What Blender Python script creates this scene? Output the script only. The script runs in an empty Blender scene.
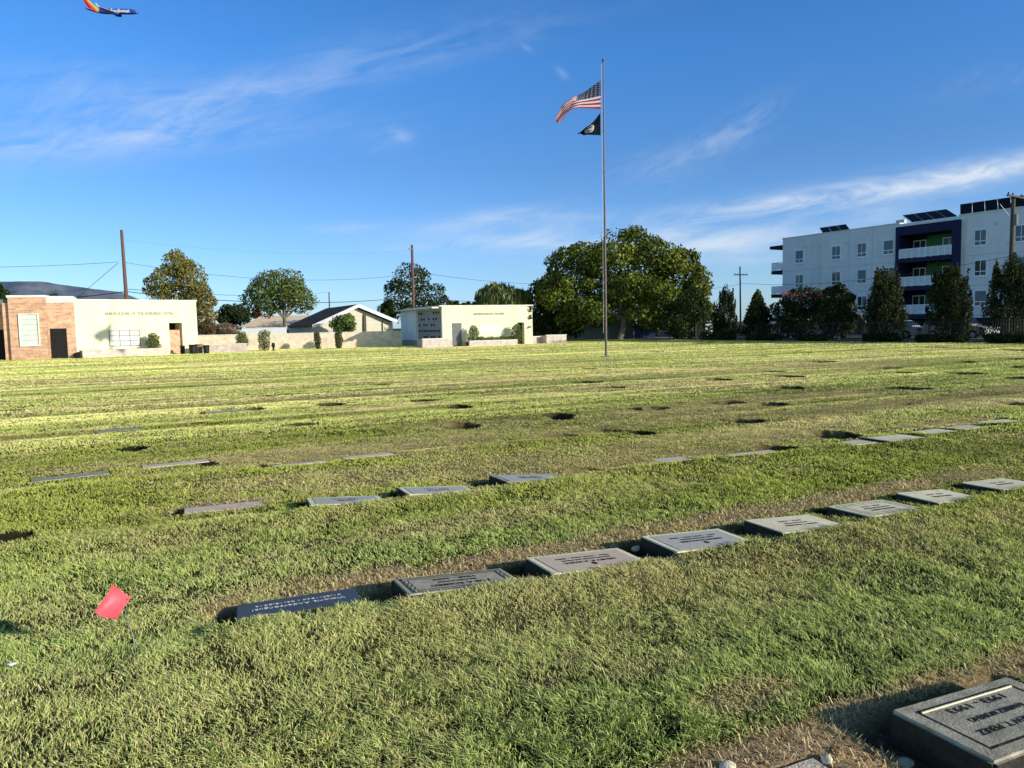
import bpy, bmesh, math, random
import numpy as np
from mathutils import Matrix, Vector, Euler
C = bpy.context.scene.collection
sc = bpy.context.scene
rad = math.radians
# ------------------------------------------------------------------ camera
F, YC, H = 750.0, 326.0, 1.65
ROLL = rad(1.2); PIT = math.atan((384-YC)/F)
cam = bpy.data.cameras.new('camera'); cam.sensor_width = 36; cam.lens = F/1024*36; cam.clip_end = 20000; cam.clip_start = .05
co = bpy.data.objects.new('camera', cam); C.objects.link(co)
co.matrix_world = Matrix.Translation((0, 0, H)) @ Euler((math.pi/2-PIT, 0, 0)).to_matrix().to_4x4() @ Matrix.Rotation(-ROLL, 4, 'Z')
sc.camera = co
# survey helpers: bearing of a sight line, then the real ground point / point at a depth
def ray(px, py):
    u = (px-512)/F; v = (384-py)/F
    a = u*math.cos(ROLL)+v*math.sin(ROLL); b = -u*math.sin(ROLL)+v*math.cos(ROLL)
    return (a, math.cos(PIT)+b*math.sin(PIT), -math.sin(PIT)+b*math.cos(PIT))
def G(px, py, z=0.0):
    d = ray(px, py); t = (z-H)/d[2]; return d[0]*t, d[1]*t
def at(px, py, Y):
    d = ray(px, py); t = Y/d[1]; return Vector((d[0]*t, Y, H+d[2]*t))
def pxof(x, y, z):
    z = z-H; f = y*math.cos(PIT)-z*math.sin(PIT); u = y*math.sin(PIT)+z*math.cos(PIT)
    return 512+F*(x/f*math.cos(ROLL)-u/f*math.sin(ROLL))
# ------------------------------------------------------------------ object helpers
ORG = {}
def tag(o, label=None, cat=None, group=None, kind=None):
    if label: o['label'] = label
    if cat: o['category'] = cat
    if group: o['group'] = group
    if kind: o['kind'] = kind
    return o
def thing(name, label, cat, loc, group=None):
    o = bpy.data.objects.new(name, None); C.objects.link(o); o.location = loc; o.empty_display_size = .1
    ORG[o.name] = Vector(loc)
    return tag(o, label, cat, group)
def link(name, me, parent=None, smooth=False):
    o = bpy.data.objects.new(name, me); C.objects.link(o)
    if parent: o.parent = parent
    if smooth:
        me.polygons.foreach_set('use_smooth', [True]*len(me.polygons))
    return o
class MB:
    def __init__(s): s.v = []; s.f = []; s.sm = []
    def add(s, vs, fs, smooth=False):
        n = len(s.v); s.v += [tuple(p) for p in vs]; s.f += [tuple(i+n for i in f) for f in fs]; s.sm += [smooth]*len(fs)
    def hexa(s, p):  # 8 points: bottom ring, top ring
        s.add(p, [(3,2,1,0),(4,5,6,7),(0,1,5,4),(1,2,6,5),(2,3,7,6),(3,0,4,7)])
    def box(s, x0, x1, y0, y1, z0, z1):
        s.hexa([(x0,y0,z0),(x1,y0,z0),(x1,y1,z0),(x0,y1,z0),(x0,y0,z1),(x1,y0,z1),(x1,y1,z1),(x0,y1,z1)])
    def tube(s, pts, rads, n=8, cap=True):
        pts = [Vector(p) for p in pts]; rings = []
        ref = Vector((.31,.77,.55))
        for i, p in enumerate(pts):
            a = pts[max(i-1,0)]; b = pts[min(i+1,len(pts)-1)]
            d = (b-a).normalized(); u = d.cross(ref).normalized(); w = d.cross(u)
            rings.append([p+(u*math.cos(k*2*math.pi/n)+w*math.sin(k*2*math.pi/n))*rads[i] for k in range(n)])
        vs = [q for r in rings for q in r]; fs = []
        for i in range(len(pts)-1):
            for k in range(n):
                k2 = (k+1)%n; fs.append((i*n+k, i*n+k2, (i+1)*n+k2, (i+1)*n+k))
        s.add(vs, fs, True)
        if cap:
            s.add(rings[0], [tuple(range(n))[::-1]]); s.add(rings[-1], [tuple(range(n))])
    def build(s, name, mat, parent=None, org=None):
        me = bpy.data.meshes.new(name)
        o = org if org is not None else (ORG[parent.name] if parent else Vector((0,0,0)))
        me.from_pydata([(x-o[0], y-o[1], z-o[2]) for x,y,z in s.v], [], s.f)
        me.polygons.foreach_set('use_smooth', s.sm)
        bm = bmesh.new(); bm.from_mesh(me); bmesh.ops.recalc_face_normals(bm, faces=bm.faces[:]); bm.to_mesh(me); bm.free()
        me.materials.append(mat)
        ob = link(name, me, parent)
        if parent is None: ob.location = o
        ORG[ob.name] = Vector(o)
        return ob
class Frame:  # a facade line on the ground: s along, z up, d outwards
    def __init__(s, x, y, deg): s.o = (x, y); s.a = (math.cos(rad(deg)), math.sin(rad(deg))); s.n = (s.a[1], -s.a[0]); s.deg = deg
    def p(s, t, z, d=0): return Vector((s.o[0]+s.a[0]*t+s.n[0]*d, s.o[1]+s.a[1]*t+s.n[1]*d, z))
    def s(s, px, z=1.5, d=0, lo=-40, hi=90):
        for _ in range(60):
            m = (lo+hi)/2; q = s.p(m, z, d)
            if q.y < 1 or pxof(*q) > px: hi = m
            else: lo = m
        return m
    def box(s, mb, s0, s1, z0, z1, d0, d1):
        mb.hexa([s.p(s0,z0,d1), s.p(s1,z0,d1), s.p(s1,z0,d0), s.p(s0,z0,d0), s.p(s0,z1,d1), s.p(s1,z1,d1), s.p(s1,z1,d0), s.p(s0,z1,d0)])
def fbox(fr, name, mat, parent, s0, s1, z0, z1, d0, d1):
    m = MB(); fr.box(m, s0, s1, z0, z1, d0, d1); return m.build(name, mat, parent)
def text_obj(name, body, size, M, mat, parent, org, extrude=.002, wide=None, bold=0.0):
    cu = bpy.data.curves.new('lettering', 'FONT'); cu.body = body; cu.size = size; cu.align_x = 'CENTER'; cu.align_y = 'CENTER'; cu.extrude = extrude; cu.resolution_u = 2
    cu.offset = bold; cu.space_line = 1.15
    t = bpy.data.objects.new('lettering', cu); C.objects.link(t); bpy.context.view_layer.update()
    dg = bpy.context.evaluated_depsgraph_get(); me = bpy.data.meshes.new_from_object(t.evaluated_get(dg))
    bpy.data.objects.remove(t); bpy.data.curves.remove(cu)
    if wide:
        xs = [v.co.x for v in me.vertices]; k = wide/(max(xs)-min(xs)); me.transform(Matrix.Diagonal((k,1,1,1)))
    me.transform(M); me.transform(Matrix.Translation(-Vector(org))); me.materials.clear(); me.materials.append(mat)
    o = link(name, me, parent); ORG[o.name] = Vector(org); return o
# ------------------------------------------------------------------ materials
def nt(name):
    m = bpy.data.materials.new(name); m.use_nodes = True; t = m.node_tree; t.nodes.clear(); return m, t
def N(t, typ, **kw):
    n = t.nodes.new(typ)
    for k, v in kw.items():
        if k.startswith('_'): setattr(n, k[1:], v)
        else: n.inputs[k].default_value = v
    return n
def mat(name, col, col2=None, scale=3.0, rough=.8, bump=.2, bscale=None, metal=0.0, spec=.3, stretch=(1,1,1), detail=6, stain=0.0):
    m, t = nt(name); L = t.links.new
    out = N(t, 'ShaderNodeOutputMaterial'); b = N(t, 'ShaderNodeBsdfPrincipled', Roughness=rough, Metallic=metal); b.inputs['Specular IOR Level'].default_value = spec
    L(b.outputs[0], out.inputs[0])
    tc = N(t, 'ShaderNodeTexCoord'); mp = N(t, 'ShaderNodeMapping'); mp.inputs['Scale'].default_value = stretch; L(tc.outputs['Object'], mp.inputs[0])
    nz = N(t, 'ShaderNodeTexNoise', Scale=scale, Detail=detail, Roughness=.65); L(mp.outputs[0], nz.inputs['Vector'])
    c2 = col2 or tuple(c*.75 for c in col)
    mx = N(t, 'ShaderNodeMix', _data_type='RGBA'); mx.inputs['A'].default_value = (*col, 1); mx.inputs['B'].default_value = (*c2, 1)
    cr = N(t, 'ShaderNodeMapRange'); cr.inputs[1].default_value = .35; cr.inputs[2].default_value = .65; L(nz.outputs[0], cr.inputs[0]); L(cr.outputs[0], mx.inputs['Factor'])
    last = mx.outputs['Result']
    if stain > 0:
        n3 = N(t, 'ShaderNodeTexNoise', Scale=.35, Detail=8, Roughness=.7); mp3 = N(t, 'ShaderNodeMapping'); mp3.inputs['Scale'].default_value = (3,3,.6); L(tc.outputs['Object'], mp3.inputs[0]); L(mp3.outputs[0], n3.inputs['Vector'])
        r3 = N(t, 'ShaderNodeMapRange'); r3.inputs[1].default_value = .45; r3.inputs[2].default_value = .75; r3.inputs[3].default_value = 1; r3.inputs[4].default_value = 1-stain; L(n3.outputs[0], r3.inputs[0])
        m3 = N(t, 'ShaderNodeMix', _data_type='RGBA', _blend_type='MULTIPLY'); m3.inputs['Factor'].default_value = 1; L(last, m3.inputs['A']); L(r3.outputs[0], m3.inputs['B']); last = m3.outputs['Result']
    L(last, b.inputs['Base Color'])
    if bump:
        n2 = N(t, 'ShaderNodeTexNoise', Scale=bscale or scale*6, Detail=5); L(mp.outputs[0], n2.inputs['Vector'])
        bp = N(t, 'ShaderNodeBump', Strength=bump, Distance=.02); L(n2.outputs[0], bp.inputs['Height']); L(bp.outputs[0], b.inputs['Normal'])
    return m
def attr_mat(name, rough=.7, transl=.25, spec=.2, bump=0.0):
    m, t = nt(name); L = t.links.new
    out = N(t, 'ShaderNodeOutputMaterial'); a = N(t, 'ShaderNodeAttribute', _attribute_name='Col')
    b = N(t, 'ShaderNodeBsdfPrincipled', Roughness=rough); b.inputs['Specular IOR Level'].default_value = spec
    L(a.outputs['Color'], b.inputs['Base Color'])
    if transl > 0:
        tr = N(t, 'ShaderNodeBsdfTranslucent'); L(a.outputs['Color'], tr.inputs[0]); mx = N(t, 'ShaderNodeMixShader'); mx.inputs[0].default_value = transl
        L(b.outputs[0], mx.inputs[1]); L(tr.outputs[0], mx.inputs[2]); L(mx.outputs[0], out.inputs[0])
    else: L(b.outputs[0], out.inputs[0])
    if bump:
        tc = N(t, 'ShaderNodeTexCoord'); nz = N(t, 'ShaderNodeTexNoise', Scale=60, Detail=8, Roughness=.7); L(tc.outputs['Object'], nz.inputs['Vector'])
        bp = N(t, 'ShaderNodeBump', Strength=bump, Distance=.06); L(nz.outputs[0], bp.inputs['Height']); L(bp.outputs[0], b.inputs['Normal'])
        mm = N(t, 'ShaderNodeMix', _data_type='RGBA', _blend_type='MULTIPLY'); mm.inputs['Factor'].default_value = 1
        n2 = N(t, 'ShaderNodeTexNoise', Scale=48, Detail=10, Roughness=.85); L(tc.outputs['Object'], n2.inputs['Vector'])
        r = N(t, 'ShaderNodeMapRange'); r.inputs[1].default_value = .3; r.inputs[2].default_value = .7; r.inputs[3].default_value = .30; r.inputs[4].default_value = 1.6; L(n2.outputs[0], r.inputs[0])
        L(a.outputs['Color'], mm.inputs['A']); L(r.outputs[0], mm.inputs['B']); L(mm.outputs['Result'], b.inputs['Base Color'])
    return m
def brick_mat(name, c1, c2, mortar, deg, bw=.3, rh=.1, ms=.012):
    m, t = nt(name); L = t.links.new
    out = N(t, 'ShaderNodeOutputMaterial'); b = N(t, 'ShaderNodeBsdfPrincipled', Roughness=.85); L(b.outputs[0], out.inputs[0])
    tc = N(t, 'ShaderNodeTexCoord'); mp = N(t, 'ShaderNodeMapping'); mp.inputs['Rotation'].default_value = (0, 0, -rad(deg)); L(tc.outputs['Object'], mp.inputs[0])
    sp = N(t, 'ShaderNodeSeparateXYZ'); L(mp.outputs[0], sp.inputs[0]); ad = N(t, 'ShaderNodeMath', _operation='ADD'); L(sp.outputs[0], ad.inputs[0]); L(sp.outputs[1], ad.inputs[1])
    cb = N(t, 'ShaderNodeCombineXYZ'); L(ad.outputs[0], cb.inputs[0]); L(sp.outputs[2], cb.inputs[1])
    br = N(t, 'ShaderNodeTexBrick', Scale=1.0); br.inputs['Color1'].default_value = (*c1,1); br.inputs['Color2'].default_value = (*c2,1); br.inputs['Mortar'].default_value = (*mortar,1)
    br.inputs['Mortar Size'].default_value = ms; br.inputs['Brick Width'].default_value = bw; br.inputs['Row Height'].default_value = rh; L(cb.outputs[0], br.inputs['Vector'])
    nz = N(t, 'ShaderNodeTexNoise', Scale=2.2, Detail=8, Roughness=.8); L(tc.outputs['Object'], nz.inputs['Vector'])
    r = N(t, 'ShaderNodeMapRange'); r.inputs[1].default_value=.3; r.inputs[2].default_value=.7; r.inputs[3].default_value=.62; r.inputs[4].default_value=1.3; L(nz.outputs[0], r.inputs[0])
    mm = N(t, 'ShaderNodeMix', _data_type='RGBA', _blend_type='MULTIPLY'); mm.inputs['Factor'].default_value=1; L(br.outputs[0], mm.inputs['A']); L(r.outputs[0], mm.inputs['B']); L(mm.outputs['Result'], b.inputs['Base Color'])
    bp = N(t, 'ShaderNodeBump', Strength=.5, Distance=.01, _invert=True); L(br.outputs['Fac'], bp.inputs['Height']); L(bp.outputs[0], b.inputs['Normal'])
    return m
M = {}
M['cream'] = mat('cream_stucco', (.84,.79,.53), (.76,.71,.46), 1.2, .9, .2, 30, stain=.2)
M['white_stucco'] = mat('white_stucco', (.88,.87,.83), (.82,.81,.78), .6, .9, .15, 30, stain=.12)
M['cap'] = mat('white_coping', (.88,.84,.70), None, 2, .8)
M['panel'] = mat('pale_marble', (.70,.72,.62), (.6,.62,.54), 2.5, .5, .05)
M['niche'] = mat('grey_granite_front', (.34,.35,.35), (.26,.27,.28), 9, .5, .05)
M['iron'] = mat('black_iron', (.015,.015,.016), None, 8, .5, .1)
M['dark'] = mat('dark_paint_and_shade', (.035,.029,.025), None, 3, .9)
M['bronze'] = mat('bronze', (.12,.10,.07), (.06,.05,.04), 20, .5, .1, metal=.6)
M['letter'] = mat('weathered_bronze_letter', (.44,.40,.27), None, 8, .7, 0)
M['greydoor'] = mat('grey_metal_door', (.17,.165,.16), None, 3, .6, .05)
M['concrete'] = mat('concrete', (.42,.38,.31), (.33,.32,.29), 6, .85, .3, stain=.25)
M['terracotta'] = mat('terracotta', (.30,.20,.17), (.24,.16,.13), 6, .8, .2)
M['pot'] = mat('black_glazed_pot', (.02,.018,.016), None, 6, .5, .1)
M['bwall'] = brick_mat('slump_block', (.95,.74,.52), (.86,.66,.47), (.80,.64,.48), 12, .42, .16, .014)
M['planter'] = brick_mat('planter_brick', (.72,.57,.47), (.62,.48,.39), (.62,.52,.44), 40, .3, .1, .012)
M['roof'] = mat('brown_shingle', (.15,.105,.075), (.10,.07,.052), 3, .9, .5, 20, stretch=(1,1,6))
M['tanroof'] = mat('tan_shingle', (.85,.64,.44), (.72,.54,.38), 3, .9, .4, 20, stretch=(1,1,6))
M['fascia'] = mat('white_painted_board', (.72,.72,.70), None, 2, .6, .05)
M['siding'] = mat('pale_siding', (.66,.60,.42), (.58,.52,.36), 2, .85, .2, 12, stretch=(1,1,8))
M['wood'] = mat('creosote_wood', (.20,.10,.06), (.13,.07,.045), 6, .9, .6, 14, stretch=(4,4,.4))
M['gwood'] = mat('grey_weathered_wood', (.12,.09,.07), (.08,.065,.055), 6, .9, .6, 14, stretch=(4,4,.4))
M['wire'] = mat('black_cable', (.02,.02,.022), None, 2, .6, 0)
M['steel'] = mat('weathered_flagpole_metal', (.17,.125,.105), (.12,.09,.075), 4, .5, .05, metal=.2)
M['galv'] = mat('galvanised_metal', (.45,.46,.47), None, 6, .45, .05, metal=.5)
M['blue'] = mat('navy_paint', (.014,.016,.062), (.011,.013,.05), 1, .7, .05)
M['green'] = mat('green_paint', (.065,.24,.085), (.055,.20,.07), 1, .7, .05)
M['white'] = mat('white_paint', (.97,.97,.95), (.92,.92,.91), 2, .5, .03)
M['glass'] = mat('window_glass', (.030,.045,.045), (.05,.06,.055), .8, .06, 0, spec=.6)
M['blind'] = mat('window_blind', (.20,.24,.25), (.15,.18,.19), 2, .5, 0, stretch=(1,1,12))
M['solar'] = mat('solar_cell', (.010,.010,.014), (.013,.013,.016), 8, .35, 0, spec=.25)
M['asphalt'] = mat('asphalt', (.055,.055,.056), (.04,.04,.042), 6, .9, .4, 60)
M['paving'] = mat('pale_concrete_paving', (.34,.33,.30), None, 3, .9, .2)
M['teal'] = mat('painted_block_wall', (.10,.13,.13), (.08,.105,.11), 2, .85, .2)
M['bluetarp'] = mat('blue_bin_plastic', (.014,.024,.085), None, 3, .5, .1)
M['bark'] = mat('bark', (.15,.115,.085), (.07,.055,.042), 5, .95, .9, 10, stretch=(3,3,.6))
M['palebark'] = mat('pale_bark', (.24,.21,.17), (.10,.085,.07), 3, .9, .6, 9, stretch=(3,3,.6))
M['leaf'] = attr_mat('leaves', .65, .22, .08)
M['grass'] = attr_mat('grass_blades', .75, .3, .04)
M['ground'] = attr_mat('soil_and_thatch', .95, 0, .05, .7)
M['cloth'] = attr_mat('flag_nylon', .7, .45, .05)
M['red'] = mat('red_vinyl', (.88,.12,.15), (.80,.085,.115), 12, .4, .1)
M['pebble'] = mat('pale_stone', (.85,.76,.56), (.7,.62,.45), 20, .8, .3)
M['soilstone'] = mat('dusty_concrete', (.85,.69,.52), (.68,.54,.41), 8, .9, .4, 60, spec=.06)
M['carwhite'] = mat('white_car_paint', (.72,.72,.73), None, 1, .25, 0, spec=.5)
M['carbeige'] = mat('silver_car_paint', (.45,.43,.38), None, 1, .3, 0, spec=.5)
M['carglass'] = mat('tinted_glass', (.015,.018,.02), None, 1, .05, 0, spec=.6)
M['rubber'] = mat('tyre_rubber', (.02,.02,.02), None, 8, .8, .1)
M['lamp'] = mat('lamp_lens', (.65,.65,.62), None, 4, .1, 0, spec=.6)
M['redlamp'] = mat('red_lens', (.4,.02,.02), None, 4, .1, 0, spec=.6)
M['granA'] = mat('blue_grey_polished_granite', (.075,.075,.075), (.05,.05,.052), 90, .4, .02, 200, spec=.22)
M['granB'] = mat('weathered_grey_bronze', (.52,.46,.34), (.36,.32,.24), 14, .6, .2, 60, spec=.06)
M['granC'] = mat('pale_grey_granite', (.97,.86,.61), (.80,.69,.47), 18, .7, .25, 120, stain=.32, spec=.06)
M['granD'] = mat('pink_granite_panel', (.74,.57,.43), (.62,.48,.37), 70, .5, .1, 120, spec=.06)
M['granE'] = mat('cool_grey_granite_panel', (.58,.55,.47), (.44,.42,.36), 70, .4, .1, 120, spec=.06)
M['granF'] = mat('mid_grey_granite', (.54,.48,.36), (.32,.28,.21), 11, .65, .25, 90, stain=.25, spec=.06)
M['granG'] = mat('dirt_and_shade_stone', (.060,.052,.040), (.034,.030,.024), 20, .85, .5, 50, spec=.06)  # near black on marker sides: shade painted in along with the dirt
M['ink'] = mat('dark_incised_letter', (.03,.03,.03), None, 10, .8, 0)
M['inkwhite'] = mat('white_incised_letter', (.72,.72,.70), None, 10, .8, 0)
# ------------------------------------------------------------------ numpy noise
def h2(ix, iy, s):
    a = (ix.astype(np.int64)*374761393 + iy.astype(np.int64)*668265263 + s*1442695041) & 0xffffffff
    a = ((a ^ (a >> 13))*1274126177) & 0xffffffff
    return ((a ^ (a >> 16)) & 0xffff)/65535.0
def vn(x, y, s=0):
    xi = np.floor(x); yi = np.floor(y); fx = x-xi; fy = y-yi; fx = fx*fx*(3-2*fx); fy = fy*fy*(3-2*fy)
    return (h2(xi,yi,s)*(1-fx)+h2(xi+1,yi,s)*fx)*(1-fy)+(h2(xi,yi+1,s)*(1-fx)+h2(xi+1,yi+1,s)*fx)*fy
def fb(x, y, s=0, o=3):
    r = 0; a = .5; n = 0
    for i in range(o): r = r+a*vn(x*2**i, y*2**i, s+i*17); n += a; a *= .55
    return r/n
def sst(a, b, x): t = np.clip((x-a)/(b-a), 0, 1); return t*t*(3-2*t)
# ------------------------------------------------------------------ grave markers: data
RA = rad(26.0); CA, SA = math.cos(RA), math.sin(RA)
ROWQ = [1.62, 4.52, 7.25, 9.75] + [12.5+2.65*i for i in range(22)]
# px, py (centre of the face), length, width, yaw, face height, roll along row (left end up +), pitch (near edge down +), style, label
NPX = (1001.0,714.0)
STONES = [
 (*NPX,.76,.42,25.7,.068,2.5,0,'N','raised grey grave marker with a bordered panel and 1993 dates, cut by the frame corner'),
 (299,603,.70,.32,19,.035,-1,-4,'A1','polished blue grey grave marker with white lettering, beside bare soil'),
 (458,580.5,.76,.34,26,.055,4,-1,'A2','weathered dark bronze grave marker with wide ornamental border, white pebble at its end'),
 (588,560,.77,.38,28,.055,4,1,'A3','grave marker with pinkish panel in a pale granite rim'),
 (699,539.5,.76,.41,28,.058,4,2,'A4','grave marker with cool grey panel in pale rim and small dark emblem'),
 (797,523,.72,.41,27,.05,4,1,'A5','plain pale grave marker with dark lettering and no border, third along from the bronze one'),
 (877,507.5,.75,.43,29,.04,3,0,'A6','pale grave marker with a double dark line frame around its panel'),
 (940,495.5,.70,.40,29,.036,4,2,'A7','small pale grave marker with dark shaded near edge, next after the double framed one'),
 (1003,483.5,.72,.40,29,.035,3,0,'A8','pale grave marker at the far end of the front row, cut by the frame edge'),
 (224,507,.70,.24,22,.0,0,0,'F','flush dusty brown grave marker sunk in dry soil'),
 (346,500,.70,.36,22,.035,4,-1,'B1','grey grave marker in a white rim, first of the three raised in the second row'),
 (438,490,.72,.38,25,.045,5,0,'B2','grave marker with white rim and dark hole at its end, middle of the raised trio'),
 (530,477.5,.76,.42,27,.05,5,0,'B3','grey grave marker with dark hollows at both ends, largest of the raised trio'),
 (672,459.5,.44,.26,24,.0,0,0,'F','small flush grey grave marker in dry turf, between raised trio and dark turf hollow'),
 (752,453,.72,.18,24,.0,0,0,'F','thin flush grave marker strip ending in a dark turf hollow'),
 (858,442,.42,.30,26,.01,0,0,'F','short flush pale grave marker before a dark edged slab'),
 (896,437.5,.72,.40,26,.035,1,0,'P','pale grave marker slab with dark lifted edge in the second row'),
 (934,431.5,.62,.34,26,.02,0,0,'P','grave marker just past the dark edged slab, lower and greyer'),
 (966,427,.50,.30,26,.005,0,0,'F','sunk grey grave marker between two slabs near the frame edge'),
 (1002,421.5,.72,.34,26,.015,1,0,'P','long pale grave marker at the far end of the second row, cut by frame edge'),
 (71,476,.80,.26,33,.0,0,0,'G','flush grey grave marker in green turf, leftmost in its row'),
 (176,463.5,.78,.22,30,.0,0,0,'F','flush brownish grave marker ending at a small dark hollow with white speck'),
 (300,463.5,.66,.14,28,.0,0,0,'F','thin grass covered grave marker edge in straw coloured turf'),
 (368,455.5,.66,.20,28,.005,0,0,'F','flush pale grave marker in the middle of the straw coloured patch'),
 (118,430,.70,.34,40,.0,0,0,'G','small flush grey grave marker in far green turf'),
 (226,411.5,.80,.36,36,.005,0,0,'G','pale flush grave marker with dark hollow behind, farthest on the green lawn'),
 (803,786,.34,.24,24,.0,0,0,'F','buried corner of a grey grave marker beside two white pebbles'),
]
EXC = []   # footprints kept free of grass
for (px,py,L,W,yaw,z,ra,pt,st,lb) in STONES:
    x, y = G(px, py, z); EXC.append((x, y, rad(yaw), L/2, W/2, st, z))
# dark hollows in the turf: px, py, size along row, size across, depth
HOLES = [(461,425,.46,.5,.16),(462,407,.28,.4,.10),(456,408,.30,.4,.10),(557,415,.42,.5,.15),(611,431,.42,.42,.14),(562,436,.5,.4,.10),(637,408.5,.34,.4,.13),(655,408,.42,.35,.12),
 (740,420.5,.55,.55,.17),(830,435,.5,.5,.17),(772,449,.44,.45,.16),(785,387,.62,.55,.17),(768,403.5,.5,.5,.15),(733,402,.35,.4,.12),(718,402.5,.4,.4,.10),(900,388.5,.62,.55,.15),(915,389,.6,.4,.08),(962,373,.75,.7,.18),
 (1018,404,.5,.5,.15),(905,403,.6,.3,.08),(610,388,.6,.5,.13),(585,382,.7,.7,.15),(588,369,.35,.5,.12),(493,372,.4,.4,.1),(786,376,.6,.7,.15),(820,362,.7,.9,.16),(770,371,.6,.6,.12),
 (884,368,.9,.6,.13),(1006,359,.9,1.0,.18),(1012,350,1.2,1.2,.18),(966,349,1.6,1.2,.18),(930,347.5,1.4,1.0,.15),(1020,367,.7,.6,.15),(866,358,.6,.6,.13),(716,379,.6,.6,.1),
 (208,463,.18,.3,.13),(584,470.5,.36,.34,.15),(486,485,.22,.34,.16),(399,494,.18,.30,.15),(185,511,.16,.24,.13),(306,502,.12,.25,.1),(133,449,.3,.4,.08),(255,409.5,.3,.35,.12),(207,413,.25,.3,.1),(193,423,.5,.3,.09),(220,379.5,.7,.7,.12),(10,534,.3,.2,.06),
 (236,611,.18,.26,.16),(388,592,.20,.30,.17),(526,571,.20,.36,.18),(643,548,.24,.40,.19),(747,529,.20,.38,.18),(832,514,.14,.36,.10),(906,500,.12,.36,.12),(970,488,.18,.34,.14),(868,440,.1,.32,.1),(917,434.5,.12,.3,.1),
 (262,466,.12,.25,.08),(962,428,.3,.3,.1),(640,434,.3,.3,.08),(857,367,.5,.5,.12),(700,343.5,1.2,1.2,.12),(560,418,.3,.3,.1),(425,401,.6,.4,.08),(478,360,.9,1,.12),(675,361,.6,.7,.1),(650,373,.4,.5,.1),(905,372,.6,.6,.1),(958,362,.8,.7,.12),(1015,378,.6,.5,.12),
 (908,352,.8,.8,.12),(860,350,.9,.9,.1),(800,352,.7,.8,.1),(755,356,.7,.8,.1),(655,352,.7,.8,.1),(540,372,.4,.4,.08),(330,405,.5,.4,.06),(380,385,.5,.5,.06),(300,425,.5,.3,.05)]
HP = [(*G(a,b,.0), l*1.08, w*(1.3 if b < 445 else 1.1), d) for a,b,l,w,d in HOLES]
# patches of dry / bare turf: px, py, along row m, across m, dry, bare
PATCH = [(330,452,1.9,.75,.9,.22),(300,478,1.3,.45,.6,.12),(225,505,.5,.3,.7,.5),(440,470,2.2,.7,.55,.1),(480,520,1.3,.3,.5,.1),(420,452,.8,.6,.6,.1),(75,380,4.0,1.3,.95,.2),(180,375,3,.8,.7,.1),(240,363,5,1.2,.7,.1),(330,395,3.5,.8,.6,.05),(470,384,3,1.0,.6,.05),
 (225,604,.22,.16,.8,.75),(290,588,.7,.22,.6,.5),(370,580,.45,.24,.8,.85),(480,560,.6,.2,.75,.7),(560,548,.8,.2,.75,.6),(650,530,.8,.2,.75,.55),(740,515,.8,.22,.7,.5),(830,500,.8,.2,.75,.6),(900,487,.9,.2,.75,.5),(970,475,.8,.2,.7,.4),
 (900,735,.8,.22,.9,.97),(855,712,.35,.15,.8,.85),(790,745,.45,.2,.85,.95),(720,758,.4,.12,.8,.8),(1000,664,.6,.12,.8,.7),(940,680,.4,.10,.8,.6),(650,660,.35,.15,.4,.15),(760,690,.3,.15,.7,.4),(590,650,.25,.12,.5,.2),(880,540,.9,.35,.4,.05),(800,560,.8,.3,.3,.0),
 (690,455,.9,.28,.7,.45),(800,440,.9,.3,.5,.2),(930,425,1.4,.35,.7,.3),(880,405,3.5,.8,.6,.1),(1000,400,3.0,.9,.85,.25),(760,397,3,.6,.55,.05),(640,386,4,.7,.6,.05),(800,366,7,1.3,.75,.1),(700,372,5,1.0,.5,.05),(950,357,7,1.5,.5,.0),(560,395,3,.7,.4,0),(100,467,.9,.25,.6,.3),(60,470,.5,.3,.5,.2),(110,427,.8,.4,.5,.2),(225,409,.9,.4,.4,.15),(620,352,9,1.5,.6,0),(420,362,6,1.3,.5,0)]
PT = [(*G(a,b,0), l, w, d, e*(1 if e > .9 else .72)) for a,b,l,w,d,e in PATCH]
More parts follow.
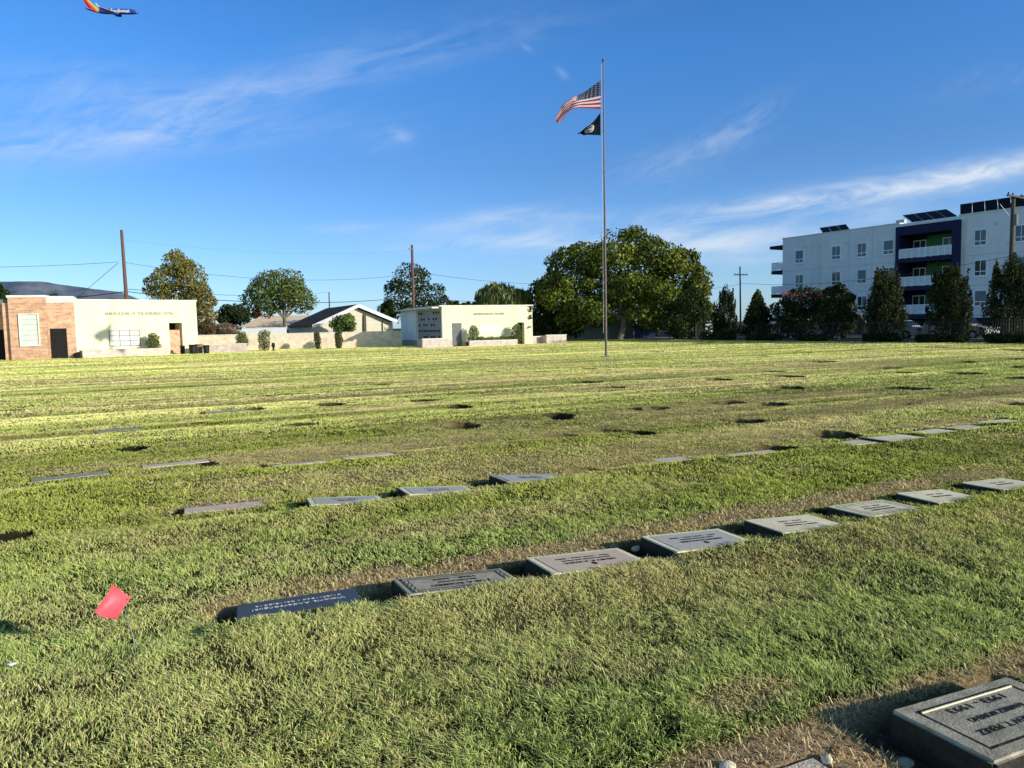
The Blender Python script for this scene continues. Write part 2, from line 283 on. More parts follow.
def fields(x, y):
    """height, dryness, bareness, hole amount of the lawn at x, y (arrays)"""
    t = x*CA+y*SA; q = -x*SA+y*CA; D = np.hypot(x, y)
    wob = (fb(t/2.3, q/2.3, 5, 2)-.5)*.3
    h = .030*(fb(t/3.1, q/1.3, 1)-.5)+.07*sst(9,16,D)*(fb(t/13, q/.8, 66, 3)-.5)+.05*(fb(t/9, q/5, 2)-.5)+.016*(fb(t/.45, q/.35, 3, 2)-.5)
    dry = .38*sst(9,16,D)*sst(.50,.66,fb(t/13, q/.8, 66, 3))*sst(.35,.6,fb(t/9,q/6,67,2))+.62*sst(.48, .78, fb(t/4.5, q/1.7, 11, 4))+.28*sst(.45,.8,fb(t/.7,q/.5,12,3))+.25*sst(.5,.75,fb(t/16,q/.9,77,3))*sst(9,20,D)
    dry = dry*(1-.6*sst(5.5,3.2,D)); bare = .35*sst(.74,.92,fb(t/.8,q/.5,21,3))
    for i, r in enumerate(ROWQ):
        m = fb(t/1.1+i*7.3, t*0+i*3.1, 31, 2)
        near = 1.0 if i < 3 else .75
        h = h-.030*near*np.exp(-((q-r+wob*.3)/.24)**2)*(.2+m)+.036*near*np.exp(-((q-r+.48+wob*.3)/.26)**2)*(.3+m)
        dry = dry+.30*np.exp(-((q-r-.36)/.22)**2)*sst(.42,.8,m)*(1.0 if 0 < i < 3 else .35)
    for (cx, cy, l, w, d, e) in PT:
        dx = x-cx; dy = y-cy; a = dx*CA+dy*SA; b = -dx*SA+dy*CA
        k = np.hypot(a/l, b/w)
        I = np.where(k < 2)[0]
        if not len(I): continue
        g = sst(1.25,.55,k[I]+.55*(fb(t[I]/.35*min(1,.5/w), q[I]/.22*min(1,.3/w), 41, 3)-.5)*1.6)
        dry[I] = np.maximum(dry[I], d*g); bare[I] = np.maximum(bare[I], e*g)
    hole = np.zeros_like(x); rim = np.zeros_like(x)
    for (cx, cy, l, w, d) in HP:
        dx = x-cx; dy = y-cy; a = dx*CA+dy*SA; b = -dx*SA+dy*CA
        k = np.hypot(a/(l*.5), b/(w*.5))
        I = np.where(k < 1.7)[0]
        if not len(I): continue
        k = k[I]+.30*(fb(x[I]/.11, y[I]/.11, 51, 2)-.5)
        g = sst(1.15,.88,k); hole[I] = np.maximum(hole[I], g); h[I] = h[I]-d*1.45*g; rim[I] = np.maximum(rim[I], sst(1.5,1.25,k)*(b[I] < 0))
    fade = sst(64, 52, D)
    for (cx, cy, an, l2, w2, st, zf) in EXC:       # seats of the markers
        dx = x-cx; dy = y-cy; a = dx*math.cos(an)+dy*math.sin(an); b = -dx*math.sin(an)+dy*math.cos(an)
        if st == 'N':
            g = sst(1.0, .0, np.maximum(np.abs(a)-l2-.05, np.abs(b)-w2-.05)/.12)
            h = h*(1-g)+(-.06)*g; bare = np.maximum(bare, g); hole = np.maximum(hole, g*.8)  # ground round this marker takes the pit colour too, as painted shadow
        elif st in ('F','G'):
            ex = np.maximum(np.abs(a)-l2, np.abs(b)-w2); g = sst(.22, .03, ex); inn = sst(.02,-.02,ex)
            h = h*(1-g)+(zf-.006)*g-inn*.05; bare = np.maximum(bare, sst(.06,.01,ex)*.5)
        else:
            up = sst(l2+.22, l2-.02, np.abs(a+.04))*sst(-w2+.03,-w2-.02,b)*sst(-w2-.60,-w2-.12,b); h = h+np.maximum(0,zf+.006-h)*up
            dn = sst(.12,.03,np.maximum(np.abs(a)-l2,b-w2))*(b > -w2-.02); h = h*(1-dn)+np.minimum(h,zf-.03)*dn
            g = sst(.10, .02, np.maximum(np.abs(a)-l2, np.abs(b)-w2))
            inn = sst(.02, -.02, np.maximum(np.abs(a)-l2, np.abs(b)-w2))
            h = h-inn*.06
            bare = np.maximum(bare, g*.25*(b > -w2))
    fields.rim = rim
    return h*fade, np.clip(dry,0,1), np.clip(bare,0,1), hole
FL0 = (18.6, 67.2); FD = (.475, -.880); FN = (.880, .475)      # street fence line at the lawn's edge
def np_mesh(name, V, faces_idx, nper, col, mat_, parent=None, smooth=False):
    """V (n,3); faces_idx flat loop vertex ids; nper array of loop counts; col (n,3) per vertex"""
    me = bpy.data.meshes.new(name)
    me.vertices.add(len(V)); me.vertices.foreach_set('co', V.astype(np.float32).ravel())
    me.loops.add(len(faces_idx)); me.loops.foreach_set('vertex_index', faces_idx.astype(np.int32))
    st = np.concatenate(([0], np.cumsum(nper)[:-1])).astype(np.int32)
    me.polygons.add(len(nper)); me.polygons.foreach_set('loop_start', st)
    if smooth: me.polygons.foreach_set('use_smooth', np.ones(len(nper), dtype=bool))
    a = me.color_attributes.new('Col', 'FLOAT_COLOR', 'POINT')
    c4 = np.ones((len(V),4), dtype=np.float32); c4[:,:3] = col; a.data.foreach_set('color', c4.ravel())
    me.materials.append(mat_); me.update(calc_edges=True); me.validate()
    return link(name, me, parent)
# ------------------------------------------------------------------ the ground sheet
ang = np.concatenate((np.arange(-180,-62,6.0), np.arange(-62,-42,.25), np.arange(-42,42.01,.125), np.arange(42.25,62,.25), np.arange(66,180,6.0)))
rr = np.concatenate((np.linspace(.3,1.5,8), 1.6*1.0036**np.arange(int(math.log(80/1.6)/math.log(1.0036))), 80*1.16**np.arange(1,34)))
A_, R_ = np.meshgrid(np.radians(ang), rr)
X = (np.sin(A_)*R_).ravel(); Y = (np.cos(A_)*R_).ravel()
hh, dr, ba, ho = fields(X, Y)
th = np.array((.030,.032,.014)); thd = np.array((.42,.32,.14)); soil = np.array((.62,.42,.23)); pit = np.array((.022,.017,.013))  # pit: near black, painting shade into the hollows
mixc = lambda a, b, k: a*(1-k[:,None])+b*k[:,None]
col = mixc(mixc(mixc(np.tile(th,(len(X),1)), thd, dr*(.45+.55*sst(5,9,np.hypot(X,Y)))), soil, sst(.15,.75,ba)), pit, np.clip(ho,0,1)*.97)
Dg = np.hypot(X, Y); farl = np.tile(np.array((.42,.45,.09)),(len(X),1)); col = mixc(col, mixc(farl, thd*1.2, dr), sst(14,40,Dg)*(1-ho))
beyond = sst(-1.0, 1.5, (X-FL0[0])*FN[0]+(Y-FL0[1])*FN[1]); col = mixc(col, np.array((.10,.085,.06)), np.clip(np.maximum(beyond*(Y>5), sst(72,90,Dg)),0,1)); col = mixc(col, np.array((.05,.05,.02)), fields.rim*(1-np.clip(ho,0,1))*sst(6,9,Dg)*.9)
nc = len(ang); nr = len(rr); idx = np.arange(nr*nc).reshape(nr, nc)
i0 = idx[:-1]; i1 = idx[1:]; r0 = np.roll(i0,-1,1); r1 = np.roll(i1,-1,1)
fi = np.stack((i0, r0, r1, i1), -1).reshape(-1)[::1]
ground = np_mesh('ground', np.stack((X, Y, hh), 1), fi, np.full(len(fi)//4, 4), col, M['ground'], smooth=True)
tag(ground, kind='structure')
# ------------------------------------------------------------------ grass
def make_grass():
    rs = np.random.RandomState(7)
    zones = [(1.3,1.75,16000),(1.75,3.2,21000),(3.2,5.0,14500),(5.0,8.0,8000),(8.0,12.0,4200),(12,18,2000),(18,28,850),(28,45,300),(45,74,110)]
    xs = []; ys = []
    for a, b, dens in zones:
        fan = 58 if b <= 5 else (52 if b <= 8 else (45 if b <= 18 else 40)); n = int(rad(fan*2)/2*(b*b-a*a)*dens); d = np.sqrt(rs.uniform(a*a, b*b, n)); az = np.radians(rs.uniform(-fan, fan, n)); xs.append(np.sin(az)*d); ys.append(np.cos(az)*d)
    x = np.concatenate(xs); y = np.concatenate(ys)
    h, dry, bare, hole = fields(x, y); D = np.hypot(x, y); fields.rim = fields.rim
    tuft = fb(x/.07, y/.07, 61, 2); clump = fb(x/.20, y/.20, 62, 3)
    keep = (rs.rand(len(x)) > bare*1.02) & (hole < .12) & (fields.rim < .5+.5*(D < 5)) & ((x-FL0[0])*FN[0]+(y-FL0[1])*FN[1] < -.4)
    micro = fb(x/.055, y/.055, 65, 2); keep &= rs.rand(len(x)) < np.where(D < 9, (.42+.8*sst(.36,.52,micro*.5+clump*.5)), .50+.9*clump)
    for (cx, cy, an, l2, w2, st, zf) in EXC:
        dx = x-cx; dy = y-cy; a = dx*math.cos(an)+dy*math.sin(an); b = -dx*math.sin(an)+dy*math.cos(an)
        mg = rs.uniform(-.022,.012,len(x))
        keep &= ~((np.abs(a) < l2+mg) & (np.abs(b) < w2+mg))
        if st == 'G' or st == 'F': pass
    x, y, h, dry, bare, D, tuft, clump = [v[keep] for v in (x, y, h, dry, bare, D, tuft, clump)]
    n = len(x)
    ht = (.016+.026*tuft+.022*np.maximum(clump-.35,0)*2)*(1-.45*dry)*rs.uniform(.55,1.3,n)
    ht *= 1-.42*sst(6,12,D)+.45*sst(24,50,D)
    ht *= 1-.5*bare
    wd = np.maximum(.0038, D*.00085)*rs.uniform(.7,1.35,n)
    az = rs.uniform(0, 2*math.pi, n); lean = rs.uniform(.15,1.25,n)*ht*(1+.7*dry)
    matted = fb(x/.5, y/.5, 63, 2)*6.283
    bx = np.cos(az)*lean+np.cos(matted)*ht*.35; by = np.sin(az)*lean+np.sin(matted)*ht*.35
    fa = math.atan2(-.476,.879)+math.pi/2+rs.normal(size=n)*.75; wx = np.cos(fa)*wd*.5; wy = np.sin(fa)*wd*.5
    g1 = np.array((.48,.58,.055)); g2 = np.array((.82,.86,.14)); g3 = np.array((.20,.31,.030)); s1 = np.array((.97,.82,.38)); s2 = np.array((.88,.68,.32))
    k = rs.rand(n); c = mixc(np.tile(g1,(n,1)), g2, k); c = mixc(c, g3, (rs.rand(n) < .22)*1.0)
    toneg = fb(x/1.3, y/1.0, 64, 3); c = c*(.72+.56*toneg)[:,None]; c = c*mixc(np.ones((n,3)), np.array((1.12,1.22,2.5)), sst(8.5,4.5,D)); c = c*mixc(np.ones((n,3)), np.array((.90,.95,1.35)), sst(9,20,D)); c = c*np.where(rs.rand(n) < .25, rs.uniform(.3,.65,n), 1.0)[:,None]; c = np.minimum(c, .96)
    st_ = mixc(np.tile(s1,(n,1)), s2, rs.rand(n))
    pd = np.clip(dry*1.05+.08+.10*sst(9,22,D), 0, .97); isd = rs.rand(n) < pd
    kk = np.where(isd, rs.uniform(.55,1,n), rs.uniform(0,.25,n)+.25*dry); c = mixc(c, st_, kk)
    tq = x*CA+y*SA; qq = -x*SA+y*CA; band = fb(tq/13, qq/.8, 66, 3); c = c*(1+.25*sst(8,26,D))[:,None]*(1+sst(8,14,D)*(1.5*(band-.5)))[:,None]  # band lightens crests and darkens troughs: ridge shading painted into blade colour
    B = np.stack((x, y, h-.004), 1)
    near = D < 12
    def z3(a, b, c_): return np.stack((a, b, c_), 1)
    V = []; Fi = []; Np = []; Cc = []; off = 0
    i = np.where(near)[0]
    b0 = B[i]; w = z3(wx[i], wy[i], 0*wx[i]); mid = b0+z3(bx[i]*.3, by[i]*.3, ht[i]*.62); tip = b0+z3(bx[i], by[i], ht[i]*rs.uniform(.75,1.05,len(i)))
    v = np.stack((b0-w, b0+w, mid+w*.85, mid-w*.85, tip), 1).reshape(-1,3); m = len(i); o = np.arange(m)*5
    q = np.stack((o, o+1, o+2, o+3, o+3, o+2, o+4), 1).ravel(); V.append(v); Fi.append(q); Np.append(np.tile((4,3), m))
    ck = c[i]; V_c = np.stack((ck*.32, ck*.32, ck*.95, ck*.95, ck*1.15), 1).reshape(-1,3); Cc.append(V_c); off = len(v)  # bases darkened and tips lightened: shade between blades painted in
    i = np.where(~near)[0]; b0 = B[i]; w = z3(wx[i], wy[i], 0*wx[i])*1.3; tip = b0+z3(bx[i]*.8, by[i]*.8, ht[i])
    v = np.stack((b0-w, b0+w, tip+w*.35, tip-w*.35), 1).reshape(-1,3); m = len(i); o = np.arange(m)*4+off
    V.append(v); Fi.append(np.stack((o,o+1,o+2,o+3),1).ravel()); Np.append(np.full(m,4)); ck = c[i]; Cc.append(np.stack((ck*.7,ck*.7,ck*1.05,ck*1.05),1).reshape(-1,3))  # weaker painted base shade on the far blades
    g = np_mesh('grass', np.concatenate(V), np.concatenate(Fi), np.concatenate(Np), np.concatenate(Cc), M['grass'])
    tag(g, 'mown lawn grass with straw coloured dry patches between grave markers', 'grass', kind='stuff')
    print('grass blades', n)
make_grass()
def litter_blades():      # dead clippings lying on the bare soil
    rs = np.random.RandomState(17); n = 420000
    d = np.sqrt(rs.uniform(1.9**2, 8.5**2, n)); az = np.radians(rs.uniform(-55,55,n)); x = np.sin(az)*d; y = np.cos(az)*d
    h, dry, bare, hole = fields(x, y); keep = (rs.rand(n) < np.clip(bare*1.2+dry*.05,0,1)) & (hole < .25)
    for (cx, cy, an, l2, w2, st, zf) in EXC:
        dx = x-cx; dy = y-cy; a = dx*math.cos(an)+dy*math.sin(an); b = -dx*math.sin(an)+dy*math.cos(an); keep &= ~((np.abs(a) < l2+.01) & (np.abs(b) < w2+.01))
    x, y, h = x[keep], y[keep], h[keep]; n = len(x); D = np.hypot(x,y)
    a = rs.uniform(0,6.283,n); l = rs.uniform(.008,.028,n); w = np.maximum(.0018, D*.0005)*rs.uniform(.7,1.4,n)
    dx = np.cos(a)*l; dy = np.sin(a)*l; wx = -np.sin(a)*w; wy = np.cos(a)*w; z = h+.003; dz = np.abs(rs.normal(size=n))*.013
    v = np.stack((np.stack((x-wx,y-wy,z),1),np.stack((x+wx,y+wy,z),1),np.stack((x+dx+wx,y+dy+wy,z+dz),1),np.stack((x+dx-wx,y+dy-wy,z+dz),1)),1).reshape(-1,3)
    c = mixc(np.tile(np.array((.94,.76,.42)),(n,1)), np.array((.46,.31,.16)), rs.rand(n))
    g = np_mesh('dead_grass', v, np.arange(4*n), np.full(n,4), np.repeat(c,4,0), M['grass'])
    tag(g, 'dry clippings and dead grass scattered on the bare soil', 'dead grass', kind='stuff')
litter_blades()
def crumbs():
    rs = np.random.RandomState(23); n = 60000
    d = np.sqrt(rs.uniform(1.9**2, 8.5**2, n)); az = np.radians(rs.uniform(-55,55,n)); x = np.sin(az)*d; y = np.cos(az)*d
    h, dry, bare, hole = fields(x, y); keep = (rs.rand(n) < sst(.2,.8,bare)) & (hole < .9)
    for (cx, cy, an, l2, w2, st, zf) in EXC:
        dx = x-cx; dy = y-cy; a = dx*math.cos(an)+dy*math.sin(an); b = -dx*math.sin(an)+dy*math.cos(an); keep &= ~((np.abs(a) < l2+.01) & (np.abs(b) < w2+.01))
    x, y, h = x[keep], y[keep], h[keep]; n = len(x); r = rs.uniform(.003,.008,n)*(1+2.2*(rs.rand(n) < .06))
    O = np.array([(1,0,0),(0,1,0),(-1,0,0),(0,-1,0),(0,0,1)],float)
    v = np.stack((x,y,h),1)[:,None,:]+O[None]*r[:,None,None]*rs.uniform(.6,1.4,(n,5,1)); o = np.arange(n)*5
    f = np.stack((o,o+1,o+4,o+1,o+2,o+4,o+2,o+3,o+4,o+3,o,o+4),1).ravel()
    c = mixc(np.tile(np.array((.50,.34,.19)),(n,1)), np.array((.22,.14,.08)), rs.rand(n))
    g = np_mesh('soil_crumbs', v.reshape(-1,3), f, np.full(4*n,3), np.repeat(c,5,0), M['ground'])
    tag(g, 'crumbly clods of brown soil on the bare strips', 'soil', kind='stuff')
crumbs()
# ------------------------------------------------------------------ grave markers
def slab_mesh(L, W, T, bev=.008, border=0.0, recess=.005):
    bm = bmesh.new(); bmesh.ops.create_cube(bm, size=1)
    for v in bm.verts: v.co = (v.co.x*L, v.co.y*W, v.co.z*T-T/2)
    bmesh.ops.bevel(bm, geom=[e for e in bm.edges if all(v.co.z > -T*.5 for v in e.verts) or e.calc_length() < T*1.01 and abs(e.verts[0].co.z-e.verts[1].co.z) > .01], offset=bev, segments=2, affect='EDGES')
    bmesh.ops.subdivide_edges(bm, edges=[e for e in bm.edges if e.calc_length() > .2], cuts=5)
    for v in bm.verts:
        if v.co.z > -T*.8: v.co += Vector((random.uniform(-1,1), random.uniform(-1,1), random.uniform(-.4,.4)))*.0018
    return bm
def local_box(m, x0, x1, y0, y1, z0, z1): m.box(x0, x1, y0, y1, z0, z1)
STY = {'N':('granF','granF','ink'),'A1':('granA',None,'inkwhite'),'A2':('granB','granB','ink'),'A3':('granC','granD','ink'),'A4':('granC','granE','ink'),'A5':('granC',None,'ink'),'A6':('granC','granC','ink'),'A7':('granC',None,'ink'),'A8':('granC',None,'ink'),
       'B1':('granC','granE','ink'),'B2':('granC','granE','ink'),'B3':('granF','granE','ink'),'F':('soilstone',None,None),'G':('granF',None,None),'P':('granC',None,None)}
TXT = {'N':[('1993 - 1993',.044,-.095),('RAMIREZ MORENO',.034,-.015),('MATTHEW T. PEREZ',.040,.06)],
       'A1':[('01-07-1964 - 06-18-2016',.030,-.055),('Victoria Andersongual',.046,.015)],
       'A2':[('1938 - 2006',.036,-.06),('BELOVED FATHER',.026,-.005),('JOSE A. ROMERO',.040,.055)],
       'A3':[('1921 - 1996 1926 - 2004',.026,-.065),('BELOVED MOTHER AND FATHER',.022,-.02),('HENRY R. & MARIA',.036,.03)],
       'A4':[('1931 - 1997 1934 - 2008',.026,-.07),('OUR LOVING PARENTS',.024,-.025),('MARTIN & DOLORES',.034,.025)],
       'A5':[('1912 - 1995',.030,-.07),('LOVING MOTHER',.026,-.01),('ROSA T. GALVAN',.034,.045)],
       'A6':[('1924 - 1994',.03,-.06),('IN LOVING MEMORY',.03,.0),('ANTONIO LEMUS',.034,.06)],
       'A7':[('1919 - 1993',.03,-.05),('EMMA CORTEZ',.036,.02)],'A8':[('1927 - 1992',.03,-.05),('LUIS ORTEGA',.036,.02)],
       'B1':[('1940 - 1991',.03,-.05),('PEREZ',.045,.02)],'B2':[('1917 - 1991',.03,-.05),('SALAZAR',.045,.02)],'B3':[('1922 - 1990',.03,-.05),('MARTINEZ',.045,.02)]}
random.seed(4)
for (px,py,L,W,yaw,z,ra,pt,st,lb) in STONES:
    x, y = G(px, py, z)
    r = thing('grave_marker', lb, 'grave marker', (x, y, 0), 'flat grave markers in rows across the lawn')
    R = Matrix.Translation((0,0,z)) @ Matrix.Rotation(rad(yaw),4,'Z') @ Matrix.Rotation(rad(ra),4,'Y') @ Matrix.Rotation(rad(pt),4,'X')
    T = .17 if st == 'N' else .12
    sm, pm, im = STY[st]
    bm = slab_mesh(L, W, T, .012 if st == 'N' else .007); me = bpy.data.meshes.new('slab'); bm.to_mesh(me); bm.free(); me.transform(R); me.materials.append(M[sm])
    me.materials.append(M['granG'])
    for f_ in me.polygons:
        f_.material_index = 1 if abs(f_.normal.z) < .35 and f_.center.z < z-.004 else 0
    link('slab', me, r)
    ins = .055 if st != 'N' else .085
    if pm and st not in ('N',):
        if st in ('A3','A4','B1','B2','B3'):
            m = MB(); m.box(-L/2+ins, L/2-ins, -W/2+ins*.75, W/2-ins*.75, -.01, .0025)
            o = m.build('inscription_panel', M[pm], r, (0,0,0)); o.data.transform(R)
            m = MB(); e = .004; a, b = L/2-ins, W/2-ins*.75
            for q in ((-a-e,a+e,b,b+e),(-a-e,a+e,-b-e,-b),(-a-e,-a,-b,b),(a,a+e,-b,b)): m.box(*q, -.01, .0012)
            o = m.build('border_line', M['granG'], r, (0,0,0)); o.data.transform(R)
        else:
            m = MB()
            for k, e in ((.055,.006),(.105,.004)) if st == 'A6' else ((.035,.008),(.075,.006)):
                a, b = L/2-k, W/2-k*.8
                for q in ((-a,a,b-e,b),(-a,a,-b,-b+e),(-a,-a+e,-b+e,b-e),(a-e,a,-b+e,b-e)): m.box(*q, -.01, .0015)
            o = m.build('border_line', M['ink'] if st == 'A6' else M['granG'], r, (0,0,0)); o.data.transform(R)
            if st == 'A2':
                for sx in (-1,1):
                    m = MB()
                    for j in range(9):
                        cx = sx*(L/2-.055-.010*(j%2)); cy = -W/2+.045+j*.030
                        m.add([(cx-.013,cy,.0),(cx,cy-.019,.004),(cx+.013,cy,.0),(cx,cy+.019,.004),(cx,cy,.008)],[(0,1,4),(1,2,4),(2,3,4),(3,0,4)])
                    o = m.build('vine_ornament', M['granB'], r, (0,0,0)); o.data.transform(R)
    if st == 'N':      # raised rim round a sunk panel: dark groove lines, lit far lip painted as a pale bead
        m = MB(); a, b = L/2-.075, W/2-.06
        for q in ((-a,a,b-.012,b),(-a,a,-b,-b+.012),(-a,-a+.012,-b+.012,b-.012),(a-.012,a,-b+.012,b-.012)): m.box(*q, -.01, .0012)
        o = m.build('border_groove', M['granG'], r, (0,0,0)); o.data.transform(R)
        m = MB(); a, b = a-.014, b-.014
        m.box(-a,a,b-.006,b,-.01,.005)
        o = m.build('lit_lip_bead', M['granC'], r, (0,0,0)); o.data.transform(R)
    for body, size, oy in TXT.get(st, []):
        up = .0042 if st in ('A3','A4','B1','B2','B3') else .0018
        TM = R @ Matrix.Rotation(math.pi,4,'Z') @ Matrix.Translation((0, oy*-1 if False else -(-oy)*1.0, up))
        text_obj('lettering', body, size*1.15, TM @ Matrix.Translation((0,0,0)), M[im], r, (0,0,0), extrude=.0008, wide=min(L*.76, len(body)*size*.72), bold=.0002)
    if st in ('A3','A4'):
        m = MB(); m.tube([(0,-.085,.001),(0,-.085,.006)],[.02,.018],10); m.box(-.004,.004,-.135+.03,-.06,.001,.0075)
        o = m.build('emblem', M['ink' if st == 'A4' else 'granG'], r, (0,0,0)); o.data.transform(R)
# pebbles, litter, survey flag
def pebble(px, py, z, s, label, name='pebble', seed=1, matn='pebble', sq=.7):
    x, y = G(px, py, z); random.seed(seed)
    bm = bmesh.new(); bmesh.ops.create_icosphere(bm, subdivisions=3, radius=1)
    k = [random.uniform(-1,1) for _ in range(9)]
    for v in bm.verts:
        n = 1+.12*math.sin(3*v.co.x+k[0]*3)+.12*math.sin(2.5*v.co.y+k[1]*3+v.co.z*2)+.05*math.sin(7*v.co.x+5*v.co.z+k[2])
        v.co = Vector((v.co.x*1.25, v.co.y, v.co.z*sq))*n*s
    me = bpy.data.meshes.new(name); bm.to_mesh(me); bm.free(); me.materials.append(M[matn]); me.transform(Matrix.Rotation(k[4]*3,4,'Z'))
    o = link(name, me, None, True); o.location = (x, y, z); return tag(o, label, 'pebble' if name == 'pebble' else name.replace('_',' '), 'loose pale stones' if name == 'pebble' else None)
pebble(395,590,.0,.020,'white round pebble in the dark hollow at the bronze marker end',seed=2)
pebble(636,549,.0,.026,'pale angular stone by the pit between the pink and the cool grey marker',seed=3, sq=1.0)
pebble(827,760,.0,.020,'white pebble lying against the buried marker corner',seed=5)
pebble(728,767,.0,.026,'pale pebble half buried in bare soil near bottom edge',seed=6, sq=.6)
pebble(905,763,.0-.03,.026,'grey stone in the shadow under the raised marker',seed=9, matn='concrete', sq=.8)
pebble(11,664,.03,.016,'small scrap of white paper litter in the grass',name='paper_scrap',seed=11,matn='white', sq=.35)
fy = 3.70; fx = at(116, 602, fy).x
fl = thing('survey_flag', 'small red vinyl marking flag bent over in the grass', 'marking flag', (fx, fy, 0))
m = MB(); p = [at(116,622,fy+.01), at(120,604,fy+.01), at(129.5,598.5,fy+.01), at(112.5,585,fy-.01)]
m.tube([(fx+.06,fy+.05,-.02), (fx+.055,fy+.04,.10), p[1]+Vector((.0,.02,0)), p[2]], [.0022]*4, 5); m.build('wire_stake', M['galv'], fl)
m = MB(); a, b, c_, d = at(112.5,584.5,fy-.02), at(130.5,597.5,fy+.03), at(115.5,620,fy+.0), at(97.5,610,fy-.05)
n = 8; vs = []
for i in range(n+1):
    for j in range(n+1):
        u = i/n; v = j/n; q = (a*(1-u)+b*u)*(1-v)+(d*(1-u)+c_*u)*v
        q = q+Vector((0,-.022*math.sin(u*3.1+v*.6)*(.4+v)+.010*math.sin(v*5+u*2), .003*math.sin(u*6))); vs.append(q)
m.add(vs, [(i*(n+1)+j, (i+1)*(n+1)+j, (i+1)*(n+1)+j+1, i*(n+1)+j+1) for i in range(n) for j in range(n)], True); m.build('flag_sheet', M['red'], fl)
# ------------------------------------------------------------------ trees
def leaf_mesh(name, P, Nn, size, col, parent, org, aspect=.55, up=0.0, seed=0):
    rs = np.random.RandomState(seed); n = len(P)
    r = rs.normal(size=(n,3)); ax = np.cross(Nn, r); ax /= np.linalg.norm(ax,axis=1)[:,None]+1e-9
    if up: ax = ax*(1-up)+np.array((0,0,1.0))*up+rs.normal(size=(n,3))*.25*up; ax /= np.linalg.norm(ax,axis=1)[:,None]+1e-9
    bx = np.cross(Nn, ax); bx /= np.linalg.norm(bx,axis=1)[:,None]+1e-9
    a = ax*size[:,None]*.5; b = bx*(size*aspect*.5)[:,None]; P = P-np.array(org)
    V = np.stack((P-a, P+b, P+a, P-b), 1).reshape(-1,3)
    return np_mesh(name, V, np.arange(4*n), np.full(n,4), np.repeat(col,4,0), M['leaf'], parent)
def crown(name, blobs, n, size, cols, parent, org, seed, rag=.25, up=0.0, aspect=.6, inner=.25, zs=1.0):
    rs = np.random.RandomState(seed); bl = np.array(blobs)       # cx,cy,cz,rx,ry,rz
    w = (bl[:,3]*bl[:,5])**.85; w = w/w.sum(); k = rs.choice(len(bl), n, p=w)
    d = rs.normal(size=(n,3)); d /= np.linalg.norm(d,axis=1)[:,None]
    lump = fb(d[:,0]*2.6+k*5.1+7, d[:,2]*2.6+d[:,1]*1.7+k*3.3, seed%97, 3)
    rad_ = (1-np.abs(rs.normal(size=n))*.16)*(1-rag+2*rag*lump)
    deep = rs.rand(n) < inner; rad_ = np.where(deep, rs.uniform(.25,.9,n), rad_)
    P = bl[k,:3]+d*bl[k,3:]*rad_[:,None]
    ok = np.ones(n, bool)
    for j in range(len(bl)):
        e = np.linalg.norm((P-bl[j,:3])/bl[j,3:], axis=1); ok &= ~((e < .62) & (k != j) & (~deep))
    P = P[ok]; d = d[ok]; k = k[ok]; n = len(P)
    Nn = d*.7+rs.normal(size=(n,3))*.6; Nn /= np.linalg.norm(Nn,axis=1)[:,None]
    c = np.array(cols); bt = rs.rand(len(bl))
    sel = np.clip(bt[k]*.45+rs.rand(n)*.55+.35*(fb(P[:,0]*.9,P[:,2]*.9+P[:,1]*.5,seed%31,2)-.5),0,.999)
    ci = (sel*len(c)).astype(int); col = c[ci]*rs.uniform(.65,1.35,n)[:,None]
    return leaf_mesh(name, P, Nn, size*rs.uniform(.6,1.4,n), col, parent, org, aspect, up, seed)
GREEN = [(.055,.09,.020),(.085,.13,.028),(.13,.175,.038),(.21,.23,.055)]
DARK = [(.014,.026,.009),(.024,.042,.012),(.038,.058,.016),(.065,.085,.024)]
OLIVE = [(.15,.17,.04),(.22,.22,.055),(.30,.27,.07),(.22,.14,.05),(.09,.11,.03)]
BIG = [(.040,.062,.012),(.085,.112,.019),(.17,.20,.031),(.29,.29,.052)]
JUN = [(.010,.017,.007),(.020,.030,.010),(.042,.054,.017),(.095,.095,.03)]
def limb(m, a, b, r0, r1, rs, k=4, sag=.12):
    a = Vector(a); b = Vector(b); L = (b-a).length; pts = []; rd = []
    for i in range(k+1):
        u = i/k; p = a.lerp(b, u)
        if 0 < i < k: p += Vector((rs.uniform(-1,1), rs.uniform(-1,1), rs.uniform(-.3,1)))*L*sag*.5
        pts.append(p); rd.append(r0*(1-u)+r1*u)
    m.tube(pts, rd, 7)
